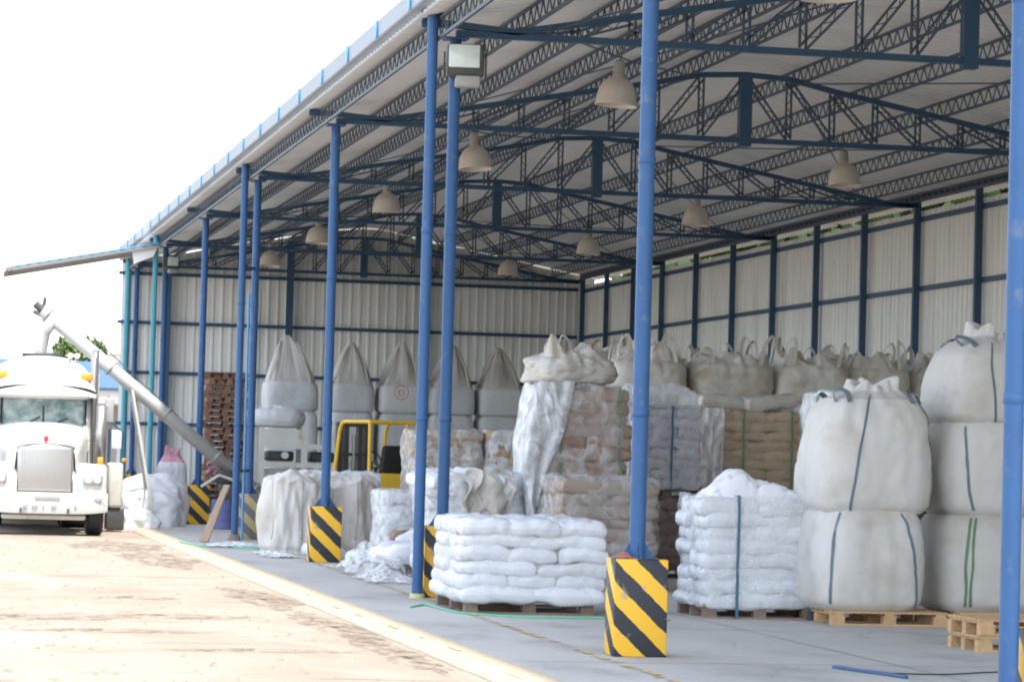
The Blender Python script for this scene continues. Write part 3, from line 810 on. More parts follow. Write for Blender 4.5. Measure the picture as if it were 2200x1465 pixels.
    if loops:
        for q in range(4):
            a = PI / 4 + q * PI / 2; rd = random.Random(seed * 9 + q)
            p0 = P(a - .16, .97, .01); p1 = P(a + .16, .97, .01)
            if top == 'tent':
                pk = P(a, 1.93); pts = [p0, p0.lerp(pk, .5) + Vector((math.cos(a), math.sin(a), 0)) * .10, pk + Vector((rd.uniform(-.05, .05), 0, .04)), p1.lerp(pk, .5) + Vector((math.cos(a), math.sin(a), 0)) * .06, p1]
            else:
                hh = loop_h * rd.uniform(.6, 1.15); ox = rd.uniform(-.12, .12); oy = rd.uniform(-.12, .12)
                pts = [p0, p0 + Vector((ox * .5, oy * .5, hh * .7)), (p0 + p1) / 2 + Vector((ox, oy, hh)), p1 + Vector((ox * .5, oy * .5, hh * .7)), p1]
            b = MB(); fine = []
            for i in range(len(pts) - 1):
                for j in range(4): fine.append(pts[i].lerp(pts[i + 1], j / 4))
            fine.append(pts[-1])
            for _ in range(2): fine = [fine[0]] + [(fine[i - 1] + fine[i] * 2 + fine[i + 1]) / 4 for i in range(1, len(fine) - 1)] + [fine[-1]]
            tang = Vector((-math.sin(a), math.cos(a), 0)); nn = len(fine)
            def rib(u, v):
                i = min(nn - 1, int(round(v * (nn - 1)))); dd = (fine[min(i + 1, nn - 1)] - fine[max(i - 1, 0)]).normalized()
                wv = Vector((math.cos(a), math.sin(a), 0)) * .02 + dd.cross(Vector((math.cos(a), math.sin(a), 0))) * .018
                return fine[i] + wv * (2 * u - 1)
            b.grid(rib, 3, nn)
            b.grid(lambda u, v: rib(1 - u, v) + Vector((math.cos(a), math.sin(a), 0)) * .006, 3, nn)
            b.build('lifting_loop', loop_m or M['dirtybag'], t, smooth=True)
    return t

GP = 'big bags stacked in the shed'
# front right group
pallet((9.83, 29.95, 0), 1.22, 1.15, 'fresh light-wood pallet under the lower of the two front big bags', M['wood'], 0)
big_bag((9.68, 29.95, .145), 1.13, 1.02, 'squat full white big bag on the light-wood pallet, lower of the two front bags', M['bag'], 'flat', .0, 11, 0, .10,
        straps=[(227, 231, .06, .97), (299, 312, .97, .04)], loops=False, group=GP, folds=.02, n1=4)
big_bag((9.72, 30.05, 1.13), 1.22, 1.16, 'tall bulging white big bag with open crumpled neck, upper of the two front bags', M['bag'], 'neck', .19, 12, 0, .08,
        straps=[(243, 256, .0, 1.25), (322, 318, .0, 1.15)], loops=True, group=GP, folds=.028, lean=(.05, 0), taper=.12, loop_m=M['greyweb'], loop_h=.13)
pallet((11.2, 30.0, 0), 1.2, 1.1, 'light-wood pallet under the three-high column of big bags at right', M['wood'], 0)
big_bag((11.05, 30.15, .145), 1.16, .98, 'bottom big bag of the three-high column beside the right edge column', M['bag'], 'flat', 0, 21, 0, .08,
        straps=[(238, 241, .05, .98), (243, 246, .05, .98)], loops=False, group=GP, strap_m=M['gstrap'], n1=4)
big_bag((11.10, 30.20, 1.13), 1.18, .96, 'middle big bag of the three-high column beside the right edge column', M['bag'], 'flat', 0, 22, 0, .10,
        straps=[(232, 241, .95, .05)], loops=False, group=GP, folds=.016)
big_bag((11.12, 30.25, 2.08), 1.16, .82, 'top big bag with a narrow folded neck on the three-high column at right', M['bag'], 'neck', .18, 23, 0, .10,
        straps=[(262, 250, .0, 1.1)], loops=True, group=GP, folds=.022, taper=.14, loop_m=M['greyweb'], loop_h=.12, lean=(.06, 0))
# small pallets at the right edge
for i in range(2):
    pallet((9.95, 25.95, i * .147), 1.16, .8, ['lower of the two light-wood pallets stacked behind the right edge column', 'upper of the two light-wood pallets stacked behind the right edge column'][i], M['wood'], R(2 * i))

# P1 low white sack stack
pallet((6.33, 31.3, 0), 1.35, 1.7, 'old grey pallet under the low white sack stack beside the striped block', M['oldwood'])
stack(5.62, 7.08, 30.35, 32.1, .13, 6, .138, M['sack'], 'low stack beside striped block', 'white sacks of the low front stack', 'plump white', 2, 3, 2, .035, 3)
film_wrap(5.59, 7.11, 30.31, 32.14, .13, .93, M['barefilm2'], 'thin glossy film clinging to the low white stack', 29, .03, True)
# P2
pallet((8.72, 30.8, 0), 1.2, 1.1, 'old dark pallet under the strapped white sack stack', M['oldwood'])
stack(8.14, 9.28, 30.25, 31.3, .13, 8, .136, M['sack'], 'strapped stack left of big bags', 'white sacks of the strapped stack', 'crinkled white', 1, 2, 2, .045, 7)
loose_sack((8.95, 30.75, 1.27), (.62, .6, .13), (-3, 5, -15), M['sack'], 'white sack lying on the right of the strapped stack top', 61)
def ptop(u, v):
    x = 8.16 + 1.12 * u; y = 30.24 + 1.0 * v; e = min(1, 12 * min(u, 1 - u, v, 1 - v))
    z = 1.17 + e * (.12 + .26 * math.exp(-((u - .30) / .17) ** 2 - ((v - .35) / .4) ** 2) + .10 * math.exp(-((u - .62) / .2) ** 2)) + .05 * e * nz(u * 4, v * 4, 2, 3) - .05 * e * max(0, .2 - abs(nz(u * 3.5, v * 3.5, 1, 8))) * 5 + .035 * nz(u * 9, v * 9, 2, 3) - .05 * e * max(0, .15 - abs(nz(u * 6, v * 6, 1, 18))) * 5
    return (x + .02 * nz(u * 6, v * 6, 4, 1), y, z)
b = MB(); b.grid(ptop, 60, 50); o = b.build('plastic_sheet', M['tarp'], smooth=True); tag(o, 'rumpled white cover peaking on top of the strapped white stack', 'plastic sheet')
film_wrap(8.10, 9.31, 30.2, 31.34, .12, 1.24, M['thinfilm'], 'clear crinkled film round the strapped white stack', 31, .05, False)
strap_loop(0, 0, 30.17, 31.4, .02, 1.27, 8.45, M['strap'], 'blue strap round the middle of the strapped white stack', 1)
strap_loop(0, 0, 30.17, 31.4, .02, 1.24, 9.23, M['strap'], 'blue strap near the right corner of the strapped white stack', 2)
# BR2 (front brown) and BR1 (tall brown behind)
pallet((8.45, 36.5, 0), 1.2, 1.1, 'pallet under the front taupe sack stack', M['oldwood'])
stack(7.88, 9.02, 36.0, 37.1, .14, 8, .148, M['taupe'], 'stack behind the nearest column', 'taupe sacks of the front brown stack', 'taupe paper', 2, 1, 2, .03, 17)
film_wrap(7.84, 9.06, 35.95, 37.14, .12, 1.36, M['thinfilm'], 'dusty film over the front brown stack', 37, .06, True)
pallet((8.58, 38.7, 0), 1.2, 1.1, 'pallet under the white sacks beneath the tall brown stack', M['oldwood'])
stack(7.98, 9.1, 38.1, 39.2, .14, 7, .14, M['sack'], 'beneath the tall brown stack', 'white sacks under the tall brown stack', 'white', 2, 3, 2, .04, 19)
pallet((8.55, 38.6, 1.13), 1.2, 1.1, 'pallet between the white sacks and the tall brown stack', M['redwood'])
stack(7.99, 9.13, 38.0, 39.1, 1.27, 8, .152, M['brown'], 'tall brown stack', 'brown sacks of the tall stack', 'reddish brown', 1, 2, 2, .035, 23)
film_wrap(7.95, 9.17, 37.95, 39.14, 1.26, 2.53, M['thinfilm'], 'torn clear film round the tall brown stack', 41, .05, True)
strap_loop(0, 0, 37.93, 39.2, 1.25, 2.53, 8.23, M['gstrap'], 'green strap at the left of the tall brown stack', 5)
strap_loop(0, 0, 37.93, 39.2, 1.25, 2.53, 9.0, M['gstrap'], 'green strap at the right of the tall brown stack', 6)
# milky plastic draped down the left of the tall brown stack
def drape(fn, label, m=M['whitefilm'], name='plastic_sheet', nu=50, nv=60):
    b = MB(); b.grid(fn, nu, nv); o = b.build(name, m, smooth=True); return tag(o, label, 'plastic sheet')
def dfn(u, v):
    # v down from the top, u along the side then round the front
    z = 2.56 - 1.75 * v
    wid = .30 * (1 - v) ** .8 + .16 + .10 * math.sin(v * 5)
    x = 7.93 - .05 * v - .12 * math.sin(v * 3) + (wid) * max(0, u - .45) / .55 + .05 * nz(u * 4, v * 5, 0, 3)
    y = 37.9 + .9 * max(0, .45 - u) / .45 - .10 * v * (1 - abs(2 * u - 1)) + .07 * nz(u * 6, v * 3, 1, 3)
    return (x, y, z + .05 * nz(u * 5, 0, v * 2, 4))
drape(dfn, 'milky torn plastic hanging down the left corner of the tall brown stack')
def dfn2(u, v):
    z = 2.60 - .62 * v - .08 * u
    return (7.84 + .1 * v + .32 * u + .04 * nz(u * 4, v * 4, 0, 8), 37.86 + .06 * nz(u * 5, v * 5, 0, 9), z + .05 * nz(u * 3, v, 1, 8))
drape(dfn2, 'small milky plastic flap over the top left corner of the tall brown stack', nu=24, nv=24)
big_bag((8.50, 38.75, 2.56), 1.04, .34, 'dirty collapsed big bag with a red tip on top of the tall brown stack', M['dirtybag'], 'crumple', .25, 35, .3, .06, loops=False, group=GP, folds=.06, lean=(-.12, 0))
b = MB(); b.grid(lambda u, v: (.10 * (u - .5), .05 * math.sin(v * 3), .09 * v + .02 * math.sin(u * 6)), 8, 8)
o = b.build('red_rag', M['red'], loc=(8.22, 38.55, 3.02)); tag(o, 'small red rag on the tip of the dirty bag above the tall brown stack', 'rag')
# lilac / dark column between nearest column and tan stack
pallet((10.15, 40.6, 0), 1.2, 1.1, 'pallet under the dark sacks right of the nearest column', M['oldwood'])
stack(9.66, 10.72, 40.0, 41.1, .14, 6, .155, M['darksack'], 'stack right of nearest column', 'dark brown sacks', 'dark brown', 2, 3, 2, .03, 27)
pallet((10.2, 40.6, 1.08), 1.15, 1.05, 'pallet carrying the lilac-white sacks right of the nearest column', M['oldwood'])
stack(9.66, 10.62, 40.0, 41.0, 1.22, 8, .135, M['lilac'], 'on the dark stack', 'lilac-white sacks', 'lilac-white', 2, 3, 2, .02, 29)
film_wrap(9.62, 10.66, 39.96, 41.04, 1.2, 2.34, M['thinfilm'], 'thin film round the lilac-white stack', 43, .03, True)
strap_loop(0, 0, 39.94, 41.06, 1.2, 2.34, 10.22, M['strap'], 'blue strap round the lilac-white stack', 9)
loose_sack((10.1, 40.2, 2.47), (.95, .6, .26), (0, 4, 10), M['whitefilm'], 'loose milky plastic bundle on the lilac-white stack', 77)
# tan stack
pallet((11.95, 42.6, 0), 1.2, 1.1, 'pallet under the lower stack hidden beneath the tan stack', M['oldwood'])
big_bag((11.9, 42.6, .145), 1.4, .93, 'wide big bag hidden under the broad tan stack', M['greybag'], 'flat', 0, 231, 0, .05, loops=False, group='big bags stacked in the shed', d=1.05)
pallet((11.9, 42.55, 1.08), 1.5, 1.1, 'pallet carrying the tan sack stack', M['oldwood'])
stack(11.12, 12.62, 42.0, 43.1, 1.22, 8, .137, M['tan'], 'broad stack behind strapped stack', 'tan sacks', 'tan', 2, 3, 2, .008, 33)
film_wrap(11.08, 12.66, 41.96, 43.14, 1.2, 2.34, M['barefilm'], 'thin film round the broad tan stack', 47, .02, True)
def dfn3(u, v):
    return (11.02 + .46 * u + .03 * nz(u * 5, v * 5, 0, 13), 41.90 + .04 * nz(u * 7, v * 4, 1, 13), 2.36 - 1.12 * v)
drape(dfn3, 'milky crinkled film on the left side of the broad tan stack', nu=30)
strap_loop(0, 0, 41.92, 43.2, 1.2, 2.36, 11.78, M['gstrap'], 'green strap at the middle of the broad tan stack', 11)
strap_loop(0, 0, 41.92, 43.2, 1.2, 2.36, 12.50, M['gstrap'], 'green strap at the right end of the broad tan stack', 12)
for i, (lx, lz, rr_) in enumerate([(11.5, 2.44, 5), (12.2, 2.46, -8)]):
    loose_sack((lx, 42.5, lz), (.85, .8, .20), (0, rr_, 12), M['dirtybag'], ['empty crumpled bag lying on the left of the broad tan stack', 'empty crumpled bag lying on the right of the broad tan stack'][i], 80 + i)
# white wrapped stack behind the front bags
pallet((11.15, 34.6, 0), 1.2, 1.1, 'pallet under the white wrapped stack behind the front big bags', M['oldwood'])
for L_ in range(2): big_bag((11.14, 34.55, .145 + L_ * 1.15), 1.06, 1.13, ['lower', 'upper'][L_] + ' white bag inside the milky wrapped load behind the front bags', M['bag'], 'flat', 0, 233 + L_, 0, .03, loops=False, group='big bags stacked in the shed')
film_wrap(10.58, 11.70, 33.95, 35.15, .12, 2.44, M['whitefilm'], 'milky film round the tall stack behind the front big bags', 49, .05, True)
# back rows of big bags along the right
row = [(10.95, 44.6, 1.18, 51), (12.27, 44.7, 1.26, 52), (13.5, 44.6, 1.16, 53), (14.6, 44.8, 1.05, 54), (15.75, 44.9, 1.1, 55)]
wh = ['above the lilac-white stack', 'above the left of the broad tan stack', 'above the right of the broad tan stack', 'just left of the upper front bag top', 'just right of the upper front bag top']
for i, (x, y, ww, sd_) in enumerate(row):
    for L_, (z, hh) in enumerate(((0, 1.25), (1.25, 1.25), (2.5, .58))):
        if L_ == 2:
            big_bag((x, y, z), ww, hh, 'grey looped bag ' + wh[i], M['dirtybag'], 'crumple', .26, sd_, 0, .06, group=GP, folds=.035, loop_h=.42)
        elif L_ == 1:
            big_bag((x, y, z), ww, hh, 'middle-tier bag, ' + wh[i], M['greybag'], 'flat', 0, sd_ + 20, 0, .06, group=GP, loops=False)
        else:
            big_bag((x, y, z), ww, hh, 'floor-level bag, ' + wh[i], M['greybag'], 'flat', 0, sd_ + 40, 0, .06, group=GP, loops=False)
row2 = [(11.9, 47.6, 61, 'behind and above the lilac-white stack'), (13.3, 47.7, 62, 'second row, behind the broad tan stack'), (14.7, 47.8, 63, 'second row, third from the left'), (16.0, 47.8, 64, 'second row, next to the right wall'), (10.6, 47.5, 65, 'second row, right behind the tall brown stack')]
for x, y, sd_, lb in row2:
    big_bag((x, y, 0), 1.2, 2.55, 'tall grey bag below the looped one ' + lb, M['greybag'], 'flat', 0, sd_, 0, .05, group=GP, loops=False)
    big_bag((x, y, 2.58), 1.2, .55, 'grey big bag with raised loops ' + lb, M['dirtybag'], 'crumple', .28, sd_ + 9, .2, .06, group=GP, folds=.04, loop_h=.5)
for L_ in range(2):
    big_bag((12.35, 34.6, L_ * 1.08), 1.12, 1.05, ['lower', 'upper'][L_] + ' white big bag seen in the gap between the two front bag columns', M['bag'], 'flat' if L_ == 0 else 'neck', .28 * L_, 70 + L_, 0, .08, group=GP, loops=L_ == 1, folds=.02, loop_m=M['greyweb'])

# tied-up big bags by the end wall, three tiers
gcol = [(8.31, 66.5, 1.16, 'leftmost, above the cream machine'), (10.45, 72, 1.06, 'second from the left, behind the forklift'), (11.62, 72, 1.06, 'third from the left, with a red ring print'),
        (12.85, 72, 1.12, 'fourth, between the two blue columns'), (14.07, 72, 1.12, 'rightmost of the row'), (15.3, 72.6, 1.04, 'hidden behind the tall brown stack')]
for i, (x, y, ww, lb) in enumerate(gcol):
    base = [(0, 1.22), (1.24, 1.25), (2.5, .68)] if i else [(0, 1.18), (1.2, 1.22), (2.42, .66)]
    for L_, (z, hh) in enumerate(base):
        if L_ == 2:
            big_bag((x, y, z), ww, hh, 'peaked big bag by the end wall, ' + lb, M['emblem'] if i == 2 else M['greybag'], 'tent', [1.02, 1.0, 1.05, 1.02, 1.0, .9][i], 90 + i, 0, .05, group='peaked big bags by the end wall', folds=.012, collarm=M['collar'], lean=([-.06, .0, .05, .04, -.03, 0][i], 0), n0=7, n1=5)
        else:
            big_bag((x, y, z), ww, hh, ['bottom', 'middle'][L_] + '-tier big bag by the end wall, ' + lb, M['greybag'], 'flat', 0, 100 + i * 3 + L_, 0, .04, group=GP, loops=False, n0=7, n1=6)

# wrapped mixed stacks behind column pair
for (x0, x1, z1, lb, sd_) in ((8.35, 9.50, 1.98, 'the wrapped buff stack between the blue columns', 131), (9.62, 10.6, 1.98, 'the wrapped buff stack left of the tall brown stack', 132)):
    pallet(((x0 + x1) / 2, 50.6, 0), 1.15, 1.1, 'pallet under ' + lb, M['oldwood'])
    big_bag(((x0 + x1) / 2, 50.6, .145), 1.0, .78, 'grey big bag under ' + lb, M['greybag'], 'flat', 0, sd_ + 9, 0, .04, loops=False, group=GP)
    stack(x0, x1, 50.0, 51.1, .96, 7, (z1 - .96) / 7, M['tan'], lb.replace('the wrapped buff stack', 'stack'), 'wrapped buff sacks', 'buff', 2, 3, 1, .02, sd_)
    film_wrap(x0 - .04, x1 + .04, 49.95, 51.15, .12, z1, M['whitefilm'] if sd_ == 132 else M['film'], 'milky film round ' + lb, sd_ + 5, .05, True)
# left white sacks behind the outer column
pallet((7.1, 42.5, 0), 1.15, 1.1, 'pallet under the white and brown sacks behind the outer column', M['oldwood'])
stack(6.63, 7.75, 42.0, 43.1, .14, 6, .15, M['sack'], 'stack behind outer column', 'white sacks behind the outer column', 'soft white', 2, 3, 2, .04, 41)
loose_sack((6.95, 41.88, .44), (.5, .3, .13), (0, 3, 5), M['brown'], 'torn brown sack poking out of the white stack behind the outer column', 85)
film_wrap(6.6, 7.8, 41.95, 43.15, .3, 1.05, M['film'], 'thin film round the white stack behind the outer column', 51, .05, True)
# wrapped heap behind the low white stack
pallet((7.15, 38.6, 0), 1.2, 1.1, 'pallet behind the low white stack', M['oldwood'])
stack(6.6, 7.72, 38.1, 39.2, .14, 7, .155, M['sack'], 'messy stack behind low stack', 'sacks of the messy wrapped stack', 'bluish white', 2, 3, 2, .06, 43)
for i, (lx, ly, lz, rt, mk, lb) in enumerate([(6.75, 38.3, 1.32, (5, -6, 30), 'tarp', 'bluish plastic sack on the left of the messy wrapped stack'), (7.3, 38.3, 1.33, (-5, 8, -20), 'sack', 'plump bluish sack on the right of the messy wrapped stack')]):
    loose_sack((lx, ly, lz - .02), (.72, .62, .17), rt, M[mk], lb, 86 + i)
film_wrap(6.55, 7.78, 38.0, 39.25, .4, 1.36, M['film'], 'crinkled film over the messy wrapped stack', 53, .08, True)
def dfn4(u, v):
    return (7.02 + .62 * u + .10 * nz(u * 3, v * 3, 0, 23), 38.02 - .10 * math.sin(v * 3) + .14 * nz(u * 5, v * 3, 1, 23), 1.42 - .72 * v * (.75 + .3 * nz(u * 3, 1, 1, 5)) + .10 * nz(u * 4, v * 2, 2, 23) - .12 * (u - .3) ** 2)
# slumped dirty bags by the third block
def slump(loc, w, d, h, label, m, seed, rz=0):
    b = MB()
    def f(u, v):
        a = 2 * PI * u; c, s = math.cos(a), math.sin(a); k = (abs(c) ** 2.8 + abs(s) ** 2.8) ** (-1 / 2.8)
        if v < .6:
            t = v / .6; q = 1.0 - .05 * t + .07 * math.sin(t * PI); z = h * .88 * t
        else:
            t = (v - .6) / .4; q = .95 * math.cos(t * PI / 2) ** .8; z = h * (.88 + .12 * math.sin(t * PI / 2))
        q *= 1 + .20 * nz(c * 1.5, s * 1.5, v * 2.2, seed) + .13 * nz(c * 3, s * 3, v * 3.0, seed) + .06 * nz(c * 7, s * 7, v * 5, seed) - .06 * max(0, .3 - abs(nz(c * 3.4, s * 3.4, v * 2.4, seed + 5))) * 3
        z *= 1 + .13 * nz(c * q * 1.3, s * q * 1.6, 1, seed) + .05 * nz(c * q * 5, s * q * 5, 3, seed) * v
        if v < .04: q *= .93
        return (c * k * q * w / 2, s * k * q * d / 2, max(0, z))
    b.grid(f, 110, 60, True)
    t = thing('big_bag', label, 'big bag', loc, rz, GP); b.build('body', m, t, smooth=True)
    for q in range(2):
        a = PI * 1.25 + q * .9; bb = MB(); pts = []
        for i in range(12):
            v = .12 + .6 * i / 11; x, y, z = f((a / (2 * PI)) % 1, v); pts.append((x * 1.015, y * 1.015, z + .004))
        bb.tube(pts, .012, 5); bb.build('webbing_strap', M['dirtybag'], t, smooth=True)
    return t
slump((5.98, 47.0, 0), 1.05, 1.1, 1.22, 'slumped dirty white big bag left of the bright striped block', M['bag'], 141)
slump((6.90, 47.6, 0), 1.08, 1.1, 1.16, 'sagging dirty big bag right behind the bright striped block', M['dirtybag'], 142)
pallet((7.3, 50.6, 0), 1.3, 1.1, 'pallet under the flat-topped white stack', M['oldwood'])
stack(6.62, 7.8, 50.0, 51.2, .14, 7, .155, M['sack'], 'flat stack behind slumped bags', 'white sacks of the flat-topped stack', 'clean white', 2, 3, 2, .01, 47)
# plastic litter on the floor
def heap_sheet(cx, cy, w_, d_, h, seed, label, m, name='plastic_sheet', amp=.6):
    b = MB()
    def f(u, v):
        x = 2 * u - 1; y = 2 * v - 1; rr = max(0, 1 - (x * x + y * y) * .85)
        z = h * rr * (.55 + amp * nz(x * 2, y * 2, 0, seed) + .35 * nz(x * 5, y * 5, 0, seed)) + .02 + .02 * nz(x * 8, y * 8, 0, seed)
        e = 1 + .18 * nz(x * 2, y * 2, 5, seed)
        return (cx + x * w_ / 2 * e, cy + y * d_ / 2 * e, max(.006, z))
    b.grid(f, 56, 56); o = b.build(name, m, smooth=True); return tag(o, label, 'plastic sheet')
pallet((6.62, 39.9, 0), 1.1, 1.0, 'flat old pallet under the bluish bag by the outer column', M['oldwood'])
loose_sack((6.7, 39.9, .25), (1.0, .9, .30), (0, 0, 8), M['tarp'], 'flat bluish-white bag on the floor pallet beside the outer column', 95)
for i, (lx, ly, lz, rt, lb) in enumerate([(6.45, 41.5, .12, (3, 8, 30), 'white sack lying on the floor behind the crumpled plastic heap'), (6.95, 41.2, .42, (-20, 6, 70), 'white sack leaning over the flat bluish bag'),
                                      (6.15, 44.6, .11, (2, -4, 100), 'white sack on the floor just right of the bright striped block'), (8.25, 49.0, .12, (0, 5, 20), 'white sack on the floor below the forklift rear')]):
    loose_sack((lx, ly, lz), (.75, .5, .2), rt, M['sack'], lb, 190 + i)
heap_sheet(6.25, 40.3, .9, 3.2, .50, 7, 'heap of crumpled clear plastic right of the bright striped block', M['film'])
heap_sheet(5.98, 37.6, .7, 1.6, .14, 8, 'thin plastic litter on the floor left of the outer column', M['film'])
heap_sheet(5.3, 49.3, .9, 1.3, .07, 9, 'flat white plastic scrap on the floor near the leaning plank', M['whitefilm'])
heap_sheet(5.55, 45.6, .5, 2.2, .05, 10, 'strip of pale plastic on the apron in front of the slumped bag', M['whitefilm'])

drape(dfn4, 'dirty crumpled cloth hanging over the front right of the messy wrapped stack', M['dirtybag'])
# green cord, blue hose
def floor_tube(pts, r, m, name, label, cat):
    P = [Vector(p) for p in pts]; fine = []
    for i in range(len(P) - 1):
        for j in range(8): fine.append(P[i].lerp(P[i + 1], j / 8))
    fine.append(P[-1])
    for _ in range(4): fine = [fine[0]] + [(fine[i - 1] + fine[i] * 2 + fine[i + 1]) / 4 for i in range(1, len(fine) - 1)] + [fine[-1]]
    b = MB(); b.tube(fine, r, 6); o = b.build(name, m, smooth=True); return tag(o, label, cat)
floor_tube([(5.24, 31.3, .012), (5.5, 31.9, .012), (5.55, 30.4, .012), (6.1, 29.7, .012), (6.9, 29.75, .012), (7.6, 29.6, .012)], .010, M['cord'], 'green_cord', 'green cord on the floor in front of the low white stack', 'cord')
floor_tube([(4.55, 50.5, .02), (4.75, 48.6, .014), (5.1, 49.0, .012), (5.5, 48.0, .012), (5.95, 48.3, .012)], .014, M['cord'], 'green_cord', 'green cord crossing the kerb beside the leaning plank', 'cord')
floor_tube([(7.33, 23.28, .012), (7.42, 22.9, .012), (7.52, 22.6, .012), (7.59, 22.25, .012)], .018, M['bluepaint'], 'blue_hose', 'short blue hose on the floor at the bottom right', 'hose')
floor_tube([(7.5, 22.7, .01), (8.0, 22.6, .01), (8.59, 23.0, .01), (9.2, 23.1, .01)], .006, M['black'], 'black_cable', 'thin black cable on the floor at the bottom right', 'cable')

# small rag on the nearest block
b = MB(); b.grid(lambda u, v: ((u - .5) * .16, (v - .5) * .13, .05 * (1 - (2 * u - 1) ** 2) * (1 - (2 * v - 1) ** 2) + .012 * nz(u * 6, v * 6, 0) + .006), 14, 14)
o = b.build('rag', M['rag'], loc=(5.85, 24.38, BH), smooth=True); tag(o, 'small dark red rag on top of the nearest striped block', 'rag')

# leaning plank
pl = thing('wooden_plank', 'weathered plank leaning against the outer blue post beside the dusty block', 'plank', (4.97, 51.0, 0))
b = MB(); b.bar((0, 0, .0), (.48, .9, .95), .11, .04); b.bar((.06, -.03, .01), (.36, .62, .66), .07, .03); b.build('board', M['palewood'], pl)
b = MB(); b.bar((.02, .05, .02), (.10, .2, .18), .12, .05); b.build('dark_end', M['dark'], pl)

# ------------------------------------------------------------------ stack of pallets by the end wall
ORD2 = ORD + 'fifteenth sixteenth seventeenth eighteenth nineteenth twentieth twenty-first twenty-second twenty-third'.split()
rd = random.Random(5)
for i in range(23):
    pallet((7.62 + rd.uniform(-.05, .05) - (.0 if i < 12 else .02), 73.3 + rd.uniform(-.05, .05), i * .147), 1.02 if i != 14 else 1.2, 1.1,
           'brown wooden pallet %s the top of the tall pile by the end wall' % ('at' if i == 22 else ORD2[22 - i] + ' from'), M['redwood'], R(rd.uniform(-4, 4)), False, 'pallets of the tall pile by the end wall')
for i in range(14):
    pallet((8.45 + rd.uniform(-.05, .05), 74.8 + rd.uniform(-.05, .05), i * .147), 1.0, 1.0,
           'brown wooden pallet %s the top of the shorter pile behind the cream machine' % ('at' if i == 13 else ORD2[13 - i] + ' from'), M['redwood'], R(rd.uniform(-6, 6)), False, 'pallets of the short pile by the end wall')

# ------------------------------------------------------------------ forklift
fk = thing('forklift', 'yellow forklift with overhead guard and black seat, seen from behind at an angle', 'forklift', (8.42, 54.6, 0), R(20))
# local: +y forward, x right. rear faces -y
def fb(nm, m, c, s, bev=.03, **k): return rbox(nm, M[m], fk, c, s, bev, 3, **k)
fb('counterweight', 'yellow', (.05, -.55, .86), (1.0, .55, .70), .09, taper=(.94, .9))
fb('chassis', 'yellow', (0, .25, .58), (1.0, 1.15, .42), .05)
fb('hood', 'dark', (.05, -.25, 1.03), (.72, .7, .12), .04)
se = fb('seat', 'black', (.12, -.10, 1.14), (.5, .5, .12), .05)
fb('seat_back', 'black', (.12, -.38, 1.42), (.52, .13, .58), .06, taper=(.85, .8), shear=(0, -.06))
b = MB()
for sx in (-.46, .50):
    b.tube([(sx, .78, .75), (sx, .70, 1.25), (sx, .55, 1.95), (sx, .48, 2.08), (sx, .36, 2.13)], .035, 8)
    b.tube([(sx, -.62, .95), (sx, -.60, 2.13)], .035, 8); b.tube([(sx, -.64, 2.13), (sx, .38, 2.13)], .035, 8)
b.tube([(-.46, -.62, 2.13), (.50, -.62, 2.13)], .035, 8); b.tube([(-.46, .38, 2.13), (.50, .38, 2.13)], .035, 8)
for i in range(5): b.bar((-.46, -.45 + i * .13, 2.14), (.50, -.45 + i * .13, 2.14), .025, .03)
b.build('overhead_guard', M['yellow'], fk, smooth=False)
b = MB()
for sx in (-.28, -.14, .14, .28): b.box(sx - .04, sx + .04, .85, .97, .08, 2.12)
b.box(-.34, .34, .86, .95, 2.04, 2.12); b.box(-.34, .34, .86, .95, .9, .98); b.box(-.34, .34, .84, .93, 1.5, 1.56); b.build('mast', M['dark'], fk)
b = MB(); b.tube([(0, .86, .1), (0, .86, 1.9)], .035, 8); b.build('lift_cylinder', M['chrome'], fk)
for sx in (-.25, .25):
    b = MB(); b.box(sx - .05, sx + .05, 1.0, 2.0, .10, .14); b.box(sx - .05, sx + .05, .99, 1.03, .10, .6); b.build('fork', M['dark'], fk)
b = MB(); b.bar((-.42, 1.0, .35), (.42, 1.0, .35), .05, .1); b.bar((-.42, 1.0, .65), (.42, 1.0, .65), .05, .1); b.build('carriage', M['dark'], fk)
for sx, sy, r_ in ((-.45, .62, .30), (.45, .62, .30), (-.40, -.55, .24), (.42, -.55, .24)):
    b = MB(); pr = [(0, -.09), (r_ - .05, -.10), (r_, -.07), (r_, .07), (r_ - .05, .10), (0, .09)]; b.lathe(pr, seg=24)
    wl = b.build('wheel', M['black'], fk, (sx, sy, r_)); wl.rotation_euler = (0, R(90), 0)
    b = MB(); b.lathe([(0, -.105), (r_ * .5, -.105), (r_ * .5, .105), (0, .105)], seg=18); b.build('rim', M['cream'], wl)
b = MB(); b.tube([(.06, .30, 1.05), (.05, .22, 1.42)], .025, 8); b.build('steering_column', M['dark'], fk)
b = MB(); tor = [(.05 + .17 * math.cos(a * PI / 8), .20 + .07 * math.sin(a * PI / 8), 1.44 + .15 * math.sin(a * PI / 8)) for a in range(17)]; b.tube(tor, .014, 6); b.build('steering_wheel', M['black'], fk)
b = MB(); b.tube([(.30, -.62, 2.1), (.22, -.62, 1.75)], .03, 8); b.build('grab_handle', M['yellow'], fk)
fb('tail_lamp', 'black', (.30, -.62, 1.68), (.13, .08, .13), .02)
fb('tail_lamp', 'black', (.56, -.62, 2.02), (.07, .08, .12), .02)
fb('gas_bottle_cradle', 'black', (.28, -.66, .78), (.42, .12, .26), .04)

